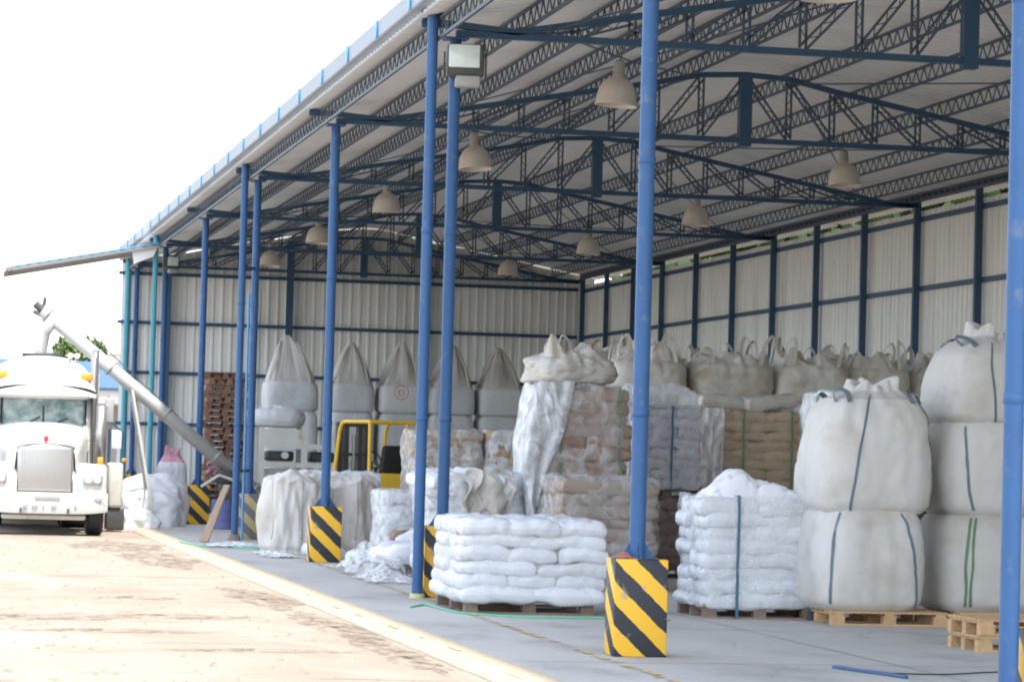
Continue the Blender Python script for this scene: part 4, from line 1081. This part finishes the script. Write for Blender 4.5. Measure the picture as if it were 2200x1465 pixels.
# ------------------------------------------------------------------ cream machine frame with a round bag on top
mx_ = thing('dosing_machine', 'cream steel frame machine with hopper panels left of the forklift', 'machine', (7.75, 60.2, 0))
def mbx(nm, m, x0, x1, y0, y1, z0, z1):
    b = MB(); b.box(x0, x1, y0, y1, z0, z1); return b.build(nm, M[m], mx_)
for x in (-.82, .03, .80):
    for y in (-.5, .5): mbx('leg', 'cream', x - .05, x + .05, y - .05, y + .05, 0, 2.02 if x < .5 else 1.75)
for z in (1.28, .25):
    mbx('cross_beam', 'cream', -.77, .75, -.545, -.46, z - .05, z + .05); mbx('cross_beam', 'cream', -.77, .75, .46, .545, z - .05, z + .05)
mbx('top_rail', 'cream', -.77, -.02, -.55, -.452, 1.60, 1.98); mbx('top_rail', 'cream', .08, .75, -.55, -.46, 1.60, 1.70)
b = MB(); b.add([(-.75, -.4, 1.2), (-.0, -.4, 1.2), (0, .4, 1.2), (-.75, .4, 1.2), (-.45, -.1, .55), (-.3, -.1, .55), (-.3, .1, .55), (-.45, .1, .55)], [(0, 1, 5, 4), (1, 2, 6, 5), (2, 3, 7, 6), (3, 0, 4, 7)])
b.build('hopper', M['cream'], mx_)
b = MB(); b.add([(.08, -.4, 1.2), (.72, -.4, 1.2), (.72, .4, 1.2), (.08, .4, 1.2), (.3, -.1, .55), (.45, -.1, .55), (.45, .1, .55), (.3, .1, .55)], [(0, 1, 5, 4), (1, 2, 6, 5), (2, 3, 7, 6), (3, 0, 4, 7)])
b.build('hopper', M['cream'], mx_)
rbox('motor', M['dark'], mx_, (-.42, 0, 1.45), (.55, .5, .2), .05); rbox('motor', M['dark'], mx_, (.42, 0, 1.45), (.5, .5, .2), .05)
b = MB(); b.lathe([(0, -.06), (.07, -.06), (.07, .06), (0, .06)], seg=16); q = b.build('pulley', M['cream'], mx_, (-.35, -.45, 1.47)); q.rotation_euler = (R(90), 0, 0)
big_bag((7.30, 60.2, 2.02), 1.0, .36, 'flattened round grey bag lying on the cream machine', M['greybag'], 'flat', 0, 151, 0, .14, loops=False, n0=2.6, n1=2.4, folds=.02)

# ------------------------------------------------------------------ screw conveyor
cv = thing('screw_conveyor', 'long grey screw conveyor tube slanting up from the shed to over the truck', 'conveyor', (4.6, 60, 0))
P0 = Vector((2.68 - 4.6, 0, 4.10)); P1_ = Vector((6.85 - 4.6, -.6, .72)); dv = (P1_ - P0).normalized()
b = MB(); b.tube([P0 - dv * .12, P1_], .135, 18)
b.build('tube', M['auger'], cv, smooth=True)
for t in (.0, .3, .56, .8, .98):
    c = P0.lerp(P1_, t); bb = MB(); bb.tube([c - dv * .02, c + dv * .02], .165, 18); bb.build('flange', M['auger'], cv)
b = MB(); b.tube([P0 + dv * .1 + Vector((0, 0, -.05)), P0 + Vector((-.07, 0, -.35)), P0 + Vector((-.10, 0, -.72)), P0 + Vector((-.12, 0, -.98))], [.15, .14, .11, .12], 14); b.build('spout', M['auger'], cv, smooth=True)
b = MB(); b.tube([P0 - dv * .12, P0 - dv * .32], .075, 12); b.bar(P0 - dv * .1 + Vector((0, 0, .1)), P0 - dv * .1 + Vector((.02, 0, .27)), .07); b.bar(P0 + Vector((-.28, 0, .05)), P0 + Vector((-.05, 0, -.05)), .08); b.build('drive_end', M['dark'], cv)
b = MB(); c = P0.lerp(P1_, .40); b.bar(c + Vector((0, -.2, -.08)), (c.x + .52, -.35, .02), .05); b.bar(c + Vector((0, .2, -.08)), (c.x + .52, .35, .02), .05); b.bar((c.x + .36, -.3, .9), (c.x + .36, .3, .9), .04); b.build('support_leg', M['cream'], cv)
b = MB(); c = P0.lerp(P1_, .235); b.bar(c + Vector((0, 0, -.1)), c + Vector((.0, 0, -.95)), .12); b.bar(c + Vector((-.06, 0, -.1)), c + Vector((.12, 0, -.14)), .1); b.build('support_post', M['auger'], cv)
b = MB(); b.bar(P0 + Vector((.3, 0, .1)) + dv * .2, P0.lerp(P1_, .62) + Vector((0, 0, .17)), .02); b.build('cable_rail', M['dark'], cv)
rbox('intake_hopper', M['dark'], cv, (1.72, -.6, .62), (.36, .5, .5), .04, 2, taper=(1.3, 1.2))
b = MB()
for x_ in (1.56, 1.88):
    for y_ in (-.8, -.4): b.box(x_ - .02, x_ + .02, y_ - .02, y_ + .02, 0, .38)
b.build('hopper_leg', M['dark'], cv)
rbox('motor', M['dark'], cv, (1.55, -.7, 1.02), (.34, .3, .28), .05)
b = MB(); b.tube([(1.1, -.9, .82), (1.45, -.9, 1.05), (1.75, -.9, .95)], .03, 8); b.build('hand_rail', M['cream'], cv)

# blue drum
b = MB(); b.lathe([(0, 0), (.2, 0), (.21, .02), (.2, .17), (.21, .19), (.2, .21), (.2, .38), (.21, .40), (.2, .42), (.2, .56), (.21, .58), (0, .58)], seg=24)
o = b.build('plastic_drum', M['purple'], loc=(6.12, 59.2, 0), smooth=False); tag(o, 'blue plastic drum behind the leaning plank', 'drum')

# ------------------------------------------------------------------ white heap beside the truck
hp = [((4.78, 60.6, -.06), 1.5, 1.7, .80, 'white tarpaulin-covered load at the left of the heap by the truck', 'tarp', 161, 20), ((5.02, 62.6, 0), 1.5, 1.5, .98, 'tall rounded white bundle at the right of the heap by the truck', 'tarp', 162, 0),
      ((4.45, 59.6, -.06), .8, 1.2, .40, 'low white bag at the foot of the heap near the truck wheel', 'sack', 163, 50)]
for (loc, w_, d_, h_, lb, mk, sd_, rz) in hp:
    b = MB()
    def hf(u, v, w_=w_, d_=d_, h_=h_, sd_=sd_):
        a = 2 * PI * u; c, s = math.cos(a), math.sin(a); q = math.cos(v * PI / 2) ** .55 if v < 1 else 0; z = h_ * math.sin(v * PI / 2) ** .8
        q *= 1 + .28 * nz(c * 1.6, s * 1.6, v * 2, sd_) + .09 * nz(c * 3.5, s * 3.5, v * 3, sd_) + .02 * nz(c * 9, s * 9, v * 6, sd_) - .10 * max(0, .2 - abs(nz(c * 2.8, s * 2.8, v * 3, sd_ + 3))) * 3
        return (c * q * w_ / 2, s * q * d_ / 2, z * (1 + .10 * nz(c * q * 2, s * q * 2, 0, sd_)) + .03 * nz(c * 5 * q, s * 5 * q, 0, sd_) * v)
    b.grid(hf, 72, 32, True)
    o = b.build('covered_bundle', M[mk], loc=loc, smooth=True); o.rotation_euler = (0, 0, R(rz)); tag(o, lb, 'bundle')
big_bag((5.60, 64.6, .3), .62, .95, 'small white bag with a pink tied top above the heap', M['sack'], 'neck', .28, 171, 0, .08, loops=False, collarm=M['pink'], folds=.03)
pallet((5.60, 64.6, 0), .9, .9, 'old pallet under the pink-topped bag', M['oldwood']); loose_sack((5.60, 64.6, .22), (.8, .7, .16), (0, 0, 0), M['sack'], 'white sack under the pink-topped bag', 172)
b = MB(); b.grid(lambda u, v: ((u - .5) * .42 + .05 * nz(u * 4, v * 4, 0), .12 * nz(u * 5, v * 5, 2), v * .50 * (1 - .3 * abs(2 * u - 1)) + .05 * nz(u * 4, 1, 1)), 20, 20)
b.grid(lambda u, v: ((u - .5) * .42 + .05 * nz(u * 4, v * 4, 0), .05 + .12 * nz(u * 5, v * 5, 2), v * .50 * (1 - .3 * abs(2 * u - 1)) + .05 * nz(u * 4, 1, 1)), 20, 20)
o = b.build('pink_net', M['pink'], loc=(6.5, 64.2, 1.0), smooth=True); tag(o, 'bright pink netting hung behind the blue column over the heap', 'netting')
rbox('crate', M['dark'], None, (6.85, 64.0, .5), (.5, .5, 1.0), .02, 2); tag(bpy.data.objects['crate'], 'dark bin under the pink netting', 'bin')
for i, (x, y) in enumerate([(4.35, 58.4), (4.6, 58.0)]):
    b = MB(); b.grid(lambda u, v: ((u - .5) * .22, (v - .5) * .2, .10 * math.sin(u * PI) * math.sin(v * PI) + .02 * nz(u * 5, v * 5, i)), 12, 12)
    o = b.build('pink_scrap', M['pink'], loc=(x, y, GROUND + .01 if i == 0 else GROUND + .12 * 0 + .01), smooth=True); tag(o, ['left', 'right'][i] + ' pink scrap at the foot of the white heap', 'scrap')

# ------------------------------------------------------------------ truck
tk = thing('parked_truck', 'white long-nosed lorry facing the camera, cut by the left edge', 'truck', (2.50, 55.0, GROUND))
def tb(nm, m, c, s, bev=.04, par=None, **k): return rbox(nm, M[m] if isinstance(m, str) else m, par or tk, c, s, bev, 4, **k)
g0 = -GROUND
# bonnet and nose: lofted sections from the grille back to the windscreen
def section(hw, zb, zt, crown, n=28):
    pts = []
    for i in range(n + 1):
        u = -1 + 2 * i / n; a = abs(u)
        if a > .72: x = hw * (1 - .10 * ((a - .72) / .28 - 1) ** 0 * 0); 
        x = hw * math.copysign(min(1, (a / .72)) ** .9, u); t = max(0, (a - .72) / .28)
        z = zt + crown * (1 - min(1, a / .72) ** 2.5) - (zt - zb) * t
        x *= 1 + .10 * t
        pts.append((x, z))
    return pts
b = MB(); secs = [(-.02, section(.52, .78, 1.42, .10)), (.06, section(.56, .76, 1.48, .11)), (.5, section(.62, .8, 1.60, .12)), (1.15, section(.72, .9, 1.76, .14)), (1.45, section(.80, .95, 1.90, .10))]
vs = [(x, y, z + g0) for y, s in secs for x, z in s]; n = len(secs[0][1])
fs = [(i * n + j, i * n + j + 1, (i + 1) * n + j + 1, (i + 1) * n + j) for i in range(len(secs) - 1) for j in range(n - 1)]
b.add(vs, fs); b.build('bonnet', M['white'], tk, smooth=True)
# grille
gr = tb('grille', 'chrome', (0, -.04, 1.13 + g0), (1.0, .10, .82), .05)
for i in range(19):
    bb = MB(); x = -.42 + .84 * i / 18; bb.box(x - .008, x + .008, -.018, .0, -.36, .34); bb.build('grille_bar', M['lampbody'], gr, (0, -.055, 0))
b = MB(); b.tube([(-.52, -.06, 1.50 + g0), (-.3, -.07, 1.57 + g0), (0, -.08, 1.60 + g0), (.3, -.07, 1.57 + g0), (.52, -.06, 1.50 + g0)], .028, 8); b.build('grille_crown', M['chrome'], tk, smooth=True)
b = MB(); b.lathe([(0, .02), (.035, .02), (.045, 0), (.0, 0)], seg=18); e = b.build('bonnet_badge', M['red'], tk, (0, -.09, 1.66 + g0)); e.rotation_euler = (R(90), 0, 0); e.scale = (1.1, 1.5, 1)
# fenders
for s in (-1, 1):
    def ff(u, v, s=s):
        a = v * PI * .62; y = .55 - .62 * math.cos(a) - .05; z = .62 + .62 * math.sin(a) ** .75
        return (s * (.50 + .62 * u - .03 * (u > .9)), y, z + g0 - .12 * u ** 6)
    b = MB(); b.grid(ff, 14, 20); f_ = b.build('fender', M['white'], tk, smooth=True)
    tb('fender_front', 'white', (s * .83, .0, .93 + g0), (.56, .22, .60), .09)
    hl = tb('headlight', 'chrome', (s * .85, -.125, .95 + g0), (.34, .06, .17), .02)
    for q in (-1, 1):
        b = MB(); b.lathe([(0, .02), (.05, .015), (.065, 0)], seg=16); l_ = b.build('lens', M['lens'], hl, (q * .08, -.035, 0)); l_.rotation_euler = (R(90), 0, 0)
    tb('turn_signal', 'amber', (s * .98, .02, 1.30 + g0), (.10, .08, .12), .02)
# bumper
def bf(u, v):
    x = -1.13 + 2.26 * u; y = -.22 + .14 * abs(2 * u - 1) ** 3; return (x, y + (.02 if v in (0, 1) else 0), .33 + .38 * v + g0 + .05 * (2 * u - 1) ** 4 * (1 - v))
b = MB(); b.grid(bf, 40, 6); b.grid(lambda u, v: (bf(1 - u, v)[0], bf(1 - u, v)[1] + .06, bf(1 - u, v)[2]), 40, 6); b.grid(lambda u, v: (bf(u, 1)[0], bf(u, 1)[1] + .3 * v, bf(u, 1)[2]), 40, 4)
bu = b.build('bumper', M['white'], tk, smooth=True)
rbox('number_plate', M['lampbody'], bu, (.05, -.235, .62 + g0), (.45, .015, .06), .004, 1)
for x in (-.93, .93): rbox('fog_lamp', M['lampbody'], bu, (x, -.135, .60 + g0), (.18, .04, .09), .01, 2)
for x, w_ in ((-.34, .08), (-.17, .10), (.17, .10), (-.02, .03), (.55, .05)): rbox('bumper_mark', M['chrome'], bu, (x, -.226 + .02 * (abs(x) > .5), .46 + g0), (w_, .02, .07), .006, 1)
# underside, axle, wheels
tb('chassis', 'dark', (0, 3.2, .50 + g0), (.95, 6.6, .30), .03); tb('front_axle', 'dark', (0, .52, .36 + g0), (1.7, .15, .16), .03)
tb('under_bumper_tray', 'cream', (0, .1, .27 + g0), (1.5, .25, .10), .04)
def wheel(x, y, r_, wd):
    b = MB(); b.lathe([(r_ * .55, -wd / 2), (r_ - .04, -wd / 2), (r_, -wd / 2 + .05), (r_, wd / 2 - .05), (r_ - .04, wd / 2), (r_ * .55, wd / 2)], seg=30)
    wl = b.build('wheel', M['black'], tk, (x, y, r_), smooth=False); wl.rotation_euler = (0, R(90), 0)
    b = MB(); b.lathe([(0, -wd * .3), (r_ * .2, -wd * .42), (r_ * .55, -wd * .42), (r_ * .56, wd * .42), (r_ * .2, wd * .42), (0, wd * .3)], seg=20); b.build('rim', M['chrome'], wl)
wheel(-.93, .55, .48, .30); wheel(.93, .55, .48, .30)
for y in (5.3, 6.6): wheel(-.85, y, .5, .55); wheel(.85, y, .5, .55)
# cab
tb('cab', 'white', (0, 2.15, 1.55 + g0), (1.86, 1.5, 1.75), .12, taper=(.93, .93), shear=(0, .05))
ws = tb('windscreen', 'glass', (0, 1.43, 2.17 + g0), (1.50, .06, .56), .06, rot=Matrix.Rotation(R(8), 3, 'X')); 
bb = MB(); bb.box(-.015, .015, -.045, -.02, -.26, .26); bb.build('centre_pillar', M['black'], ws)
bb = MB(); bb.tube([(-.35, -.045, -.26), (-.05, -.045, -.10)], .012, 5); bb.tube([(.12, -.045, -.26), (.45, -.045, -.12)], .012, 5); bb.build('wiper', M['black'], ws)
tb('windscreen_gasket', 'black', (0, 1.447, 2.17 + g0), (1.57, .05, .63), .07, rot=Matrix.Rotation(R(8), 3, 'X'))
for s_ in (-1, 1):
    b = MB()
    for q in range(5): b.box(s_ * .80 - .004, s_ * .80 + .004, .75 + q * .07, .79 + q * .07, 1.25 + g0, 1.45 + g0)
    b.build('bonnet_vent', M['dark'], tk)
    b = MB(); b.bar((s_ * .90, 1.42, 2.45 + g0), (s_ * .93, 1.40, 1.0 + g0), .02, .012); b.build('door_seam', M['dark'], tk)
    b = MB(); b.tube([(s_ * .42, -.2, .42 + g0), (s_ * .42, -.3, .42 + g0), (s_ * .42, -.3, .36 + g0), (s_ * .42, -.2, .36 + g0)], .018, 6); b.build('tow_hook', M['dark'], tk)
# sleeper and roof fairing
tb('sleeper', 'white', (0, 3.5, 1.75 + g0), (2.05, 1.5, 2.2), .15, taper=(.95, .97))
def rf(u, v):
    a = PI * u; t = v; y = 1.28 + 2.6 * t; hh = .16 + .56 * math.sin(min(1, t * 2.2) * PI / 2); ww = .95 + .06 * t
    c = math.cos(a); s = math.sin(a)
    x = -ww * math.copysign(abs(c) ** .75, c); z = 2.50 + hh * s ** .85
    return (x, y, z + g0)
b = MB(); b.grid(rf, 40, 30); b.grid(lambda u, v: ((2 * u - 1) * .95, 1.28 + .3 * 0, 2.44 + g0 + (rf(.5 - .5 * (1 - 2 * u) , 0)[2] - 2.44 - g0) * v), 40, 4)
rfo = b.build('roof_fairing', M['white'], tk, smooth=True)
rbox('sun_visor', M['white'], rfo, (0, 1.24, 2.47 + g0), (1.62, .22, .10), .03, 3, rot=Matrix.Rotation(R(-15), 3, 'X'))
rbox('roof_hatch', M['black'], rfo, (0, 2.6, 3.23 + g0), (.75, .4, .06), .02, 2)
for x, z in ((.78, 2.86), (-.78, 2.86)): rbox('marker_lamp', M['amber'], rfo, (x, 1.62, z + g0 - .03), (.22, .16, .15), .04, 3)
for x, z in ((-.40, 2.74), (0, 2.78), (.40, 2.74)): rbox('roof_lamp', M['lampbody'], rfo, (x, 1.38, z + g0 - .06), (.07, .06, .04), .012, 2)
for x in (.48, .60): 
    bb = MB(); bb.tube([(x, 1.9, 3.10 + g0), (x, 1.75, 3.22 + g0)], [.025, .05], 10); bb.build('air_horn', M['chrome'], rfo)
for s in (-1, 1):
    b = MB(); b.tube([(s * 1.05, 1.2, 1.25 + g0), (s * 1.05, 1.2, 2.30 + g0)], .10, 16); b.build('air_cleaner', M['chrome'], tk, smooth=True)
    tb('mirror', 'lampbody', (s * 1.20, 1.35, 2.22 + g0), (.17, .08, .46), .03)
    b = MB(); b.tube([(s * .9, 1.5, 2.5 + g0), (s * 1.18, 1.35, 2.5 + g0), (s * 1.22, 1.35, 1.9 + g0), (s * .9, 1.5, 1.75 + g0)], .014, 6); b.build('mirror_arm', M['chrome'], tk)
    b = MB(); b.tube([(s * 1.0, 2.85, .9 + g0), (s * 1.0, 2.85, 3.2 + g0), (s * 1.02, 2.95, 3.35 + g0)], .07, 12); b.build('exhaust_stack', M['chrome'], tk, smooth=True)
for z_ in (.95, 1.65):
    b = MB(); b.box(-.94, .94, 1.385, 1.396, z_ + g0 - .006, z_ + g0 + .006); b.build('panel_seam', M['dark'], tk)
b = MB(); b.tube([(1.0, 3.0, .62 + g0), (1.0, 4.4, .62 + g0)], .30, 20); b.build('fuel_tank', M['chrome'], tk, smooth=True)
b = MB(); b.tube([(-1.0, 3.0, .62 + g0), (-1.0, 4.4, .62 + g0)], .30, 20); b.build('fuel_tank', M['chrome'], tk, smooth=True)
b = MB(); b.tube([(-.62, 2.2, 3.1 + g0), (-.80, 2.2, 3.55 + g0)], .012, 5); b.build('aerial', M['chrome'], tk)
# open bulk trailer behind
tb('trailer_body', 'white', (0, 9.0, 1.65 + g0), (2.15, 8.6, 1.6), .06, taper=(1.03, 1.0)); tb('trailer_frame', 'dark', (0, 9.0, .72 + g0), (1.1, 8.4, .22), .02)
for y in (10.6, 11.9): wheel(-.85, y, .5, .55); wheel(.85, y, .5, .55)

# cream tank / post box beside the truck
st_ = thing('water_bowser', 'dirty cream tank with a pole and white board standing right of the truck', 'tank', (3.98, 58.2, GROUND))
rbox('tank', M['cream'], st_, (-.02, 0, .88), (.26, .6, .85), .06, 3, taper=(1.15, 1)); rbox('base', M['dark'], st_, (0, .05, .24), (.34, .6, .42), .04, 2)
rbox('board', M['farwhite'], st_, (.02, .3, 1.75), (.20, .03, .36), .01, 2)
b = MB(); b.tube([(-.12, .3, .5), (-.12, .3, 2.3)], .03, 8); b.tube([(.12, .3, .5), (.12, .3, 1.9)], .02, 8); b.tube([(-.12, .3, 2.1), (.12, .3, 1.9)], .02, 6); b.build('pole', M['navy'], st_)
rbox('amber_lamp', M['amber'], st_, (.13, -.2, 1.36), (.08, .08, .07), .02, 2)

# ------------------------------------------------------------------ far buildings and trees
fbld = thing('far_shed', 'distant blue and white shed seen between the truck and the end wall', 'building', (6.2, 100, GROUND))
b = MB(); b.box(-6.2, 1.5, 0, 12, 2.95, 3.38); b.build('fascia', M['farwhite'], fbld)
b = MB(); b.add([(-6.4, -.3, 3.40), (1.7, -.3, 3.40), (1.7, 6, 4.4), (-6.4, 6, 4.4), (-6.4, -.3, 3.46), (1.7, -.3, 3.46), (1.7, 6, 4.46), (-6.4, 6, 4.46)], [(0, 3, 2, 1), (4, 5, 6, 7), (0, 1, 5, 4), (1, 2, 6, 5), (2, 3, 7, 6), (3, 0, 4, 7)]); b.build('roof', M['bluepaint'], fbld)
for x in (-6, -4, -2, -.2, .75): 
    b = MB(); b.box(x, x + .14, .02, .16, 0, 2.95); b.build('post', M['navy'], fbld)
b = MB(); b.box(-6.1, 1.5, 6, 6.2, 0, 2.95); b.build('back_wall', M['lampbody'], fbld)
wb = thing('far_warehouse', 'distant white-roofed building behind the blue shed', 'building', (12, 150, GROUND))
b = MB(); b.box(-5, 9, 0, 20, 0, 6.0); b.build('wall', M['farwhite'], wb); b = MB(); b.box(-5.4, 9.4, -.4, 20.4, 6.0, 6.3); b.build('roof', M['farwhite'], wb)

def tree_meshes(seed, h, w_, n):
    rd = random.Random(seed); tb_ = MB()
    tb_.tube([(0, 0, 0), (.1, 0, h * .25), (.05, .1, h * .5), (.2, 0, h * .75)], [.25, .18, .12, .04], 10)
    cl = []
    for i in range(16):
        a = rd.uniform(0, 2 * PI); rr = rd.uniform(.1, .85) * w_ / 2; z = h * rd.uniform(.38, .92); rr *= math.sqrt(max(.1, 1 - ((z / h - .62) / .42) ** 2))
        c = Vector((rr * math.cos(a), rr * math.sin(a), z)); cl.append((c, rd.uniform(.55, 1.1) * w_ * .16))
        tb_.tube([(.05, 0, h * .3), tuple(c * .6 + Vector((0, 0, h * .15))), tuple(c)], [.09, .05, .02], 6)
    lb = MB()
    for i in range(n):
        c, r_ = rd.choice(cl); d = Vector((rd.gauss(0, 1), rd.gauss(0, 1), rd.gauss(0, .8))).normalized() * r_ * rd.uniform(.3, 1.25); p = c + d
        u = Vector((rd.gauss(0, 1), rd.gauss(0, 1), rd.gauss(0, 1))).normalized(); v = u.cross(Vector((rd.gauss(0, 1), rd.gauss(0, 1), rd.gauss(0, 1)))).normalized(); s = rd.uniform(.10, .2) * w_ / 5
        lb.add([p - u * s, p + v * s * .5, p + u * s, p - v * s * .5], [(0, 1, 2, 3)])
    return tb_.mesh('trunk', M['bark'], True), lb.mesh('crown', M['leaf'])
tms = [tree_meshes(1, 7.5, 5.5, 9000), tree_meshes(2, 6.5, 5.0, 8000)]
def tree(x, y, s, k, lb, rz=0, group='trees beyond the yard'):
    t = thing('tree', lb, 'tree', (x, y, GROUND), rz, group); t.scale = (s, s, s)
    for me, nm in zip(tms[k], ('trunk', 'crown')):
        o = bpy.data.objects.new(nm, me); C.objects.link(o); o.parent = t
    return t
tree(7.3, 138, .86, 0, 'green tree seen under the conveyor spout, right of the truck roof')
tree(10.0, 142, .80, 1, 'tree just right of the spout tree, behind the conveyor tube', 1)
tree(3.0, 140, .76, 1, 'low tree at the left edge above the truck roof', 2)
for i, y in enumerate((30, 36, 42, 48, 54, 60, 66, 72, 79, 86)):
    tree(23.3 + (i % 2) * .7, y, 1.75 + .1 * (i % 3), i % 2, 'tree behind the right wall, %s from the near end of the row' % ORD[i], i * 1.3, 'trees behind the right wall')

# ------------------------------------------------------------------ yard details
def fade(mt):
    n = mt.node_tree; L = n.links.new; b = n.nodes['Principled BSDF']; out = n.nodes['Material Output']
    tr = n.nodes.new('ShaderNodeBsdfTransparent'); mx = n.nodes.new('ShaderNodeMixShader'); tc = n.nodes.new('ShaderNodeTexCoord')
    mp = n.nodes.new('ShaderNodeMapping'); mp.inputs['Scale'].default_value = (1, .45, 1); L(tc.outputs['Object'], mp.inputs[0])
    t = n.nodes.new('ShaderNodeTexNoise'); t.inputs['Scale'].default_value = 5; t.inputs['Detail'].default_value = 9; t.inputs['Roughness'].default_value = .7; L(mp.outputs[0], t.inputs['Vector'])
    r = n.nodes.new('ShaderNodeMapRange'); r.inputs[1].default_value = .44; r.inputs[2].default_value = .60; r.inputs[4].default_value = .8
    L(t.outputs[0], r.inputs[0]); L(r.outputs[0], mx.inputs[0]); L(tr.outputs[0], mx.inputs[1]); L(b.outputs[0], mx.inputs[2]); L(mx.outputs[0], out.inputs['Surface'])
fade(M['rut_fade'])
for (x, y, a, c, s_, r_) in ((1.3, 29.6, .9, .45, 1, .1), (2.7, 30.1, .8, .40, 2, -.05), (4.05, 29.0, .25, 2.4, 4, .03), (3.95, 34.0, .3, 2.4, 5, .05), (4.1, 25.0, .2, 2.2, 6, 0), (1.9, 27.6, .8, .2, 7, 0), (3.7, 45, .5, 3, 9, 0), (3.5, 50, .7, 2.5, 10, 0), (3.0, 25.2, .8, .15, 11, 0), (2.6, 33.5, .5, .3, 12, 0)):
    patch(x, y, a, c, M['rut_fade'], 'soil_patch', s_, .03, r_)
b = MB(); rd = random.Random(9)
for i in range(420):
    y = 20 + 34 * rd.random() ** 1.4; x = rd.uniform(.0, 4.25); s = rd.uniform(.006, .028)
    vs = [(x + s * rd.uniform(.7, 1.3) * q[0], y + s * rd.uniform(.7, 1.3) * q[1], GROUND + s * q[2]) for q in ((1, 0, 0), (0, 1, 0), (-1, 0, 0), (0, -1, 0), (0, 0, .9))]
    b.add(vs, [(0, 1, 4), (1, 2, 4), (2, 3, 4), (3, 0, 4)])
o = b.build('gravel', M['rut']); tag(o, 'small stones scattered over the yard', 'gravel', kind='stuff')
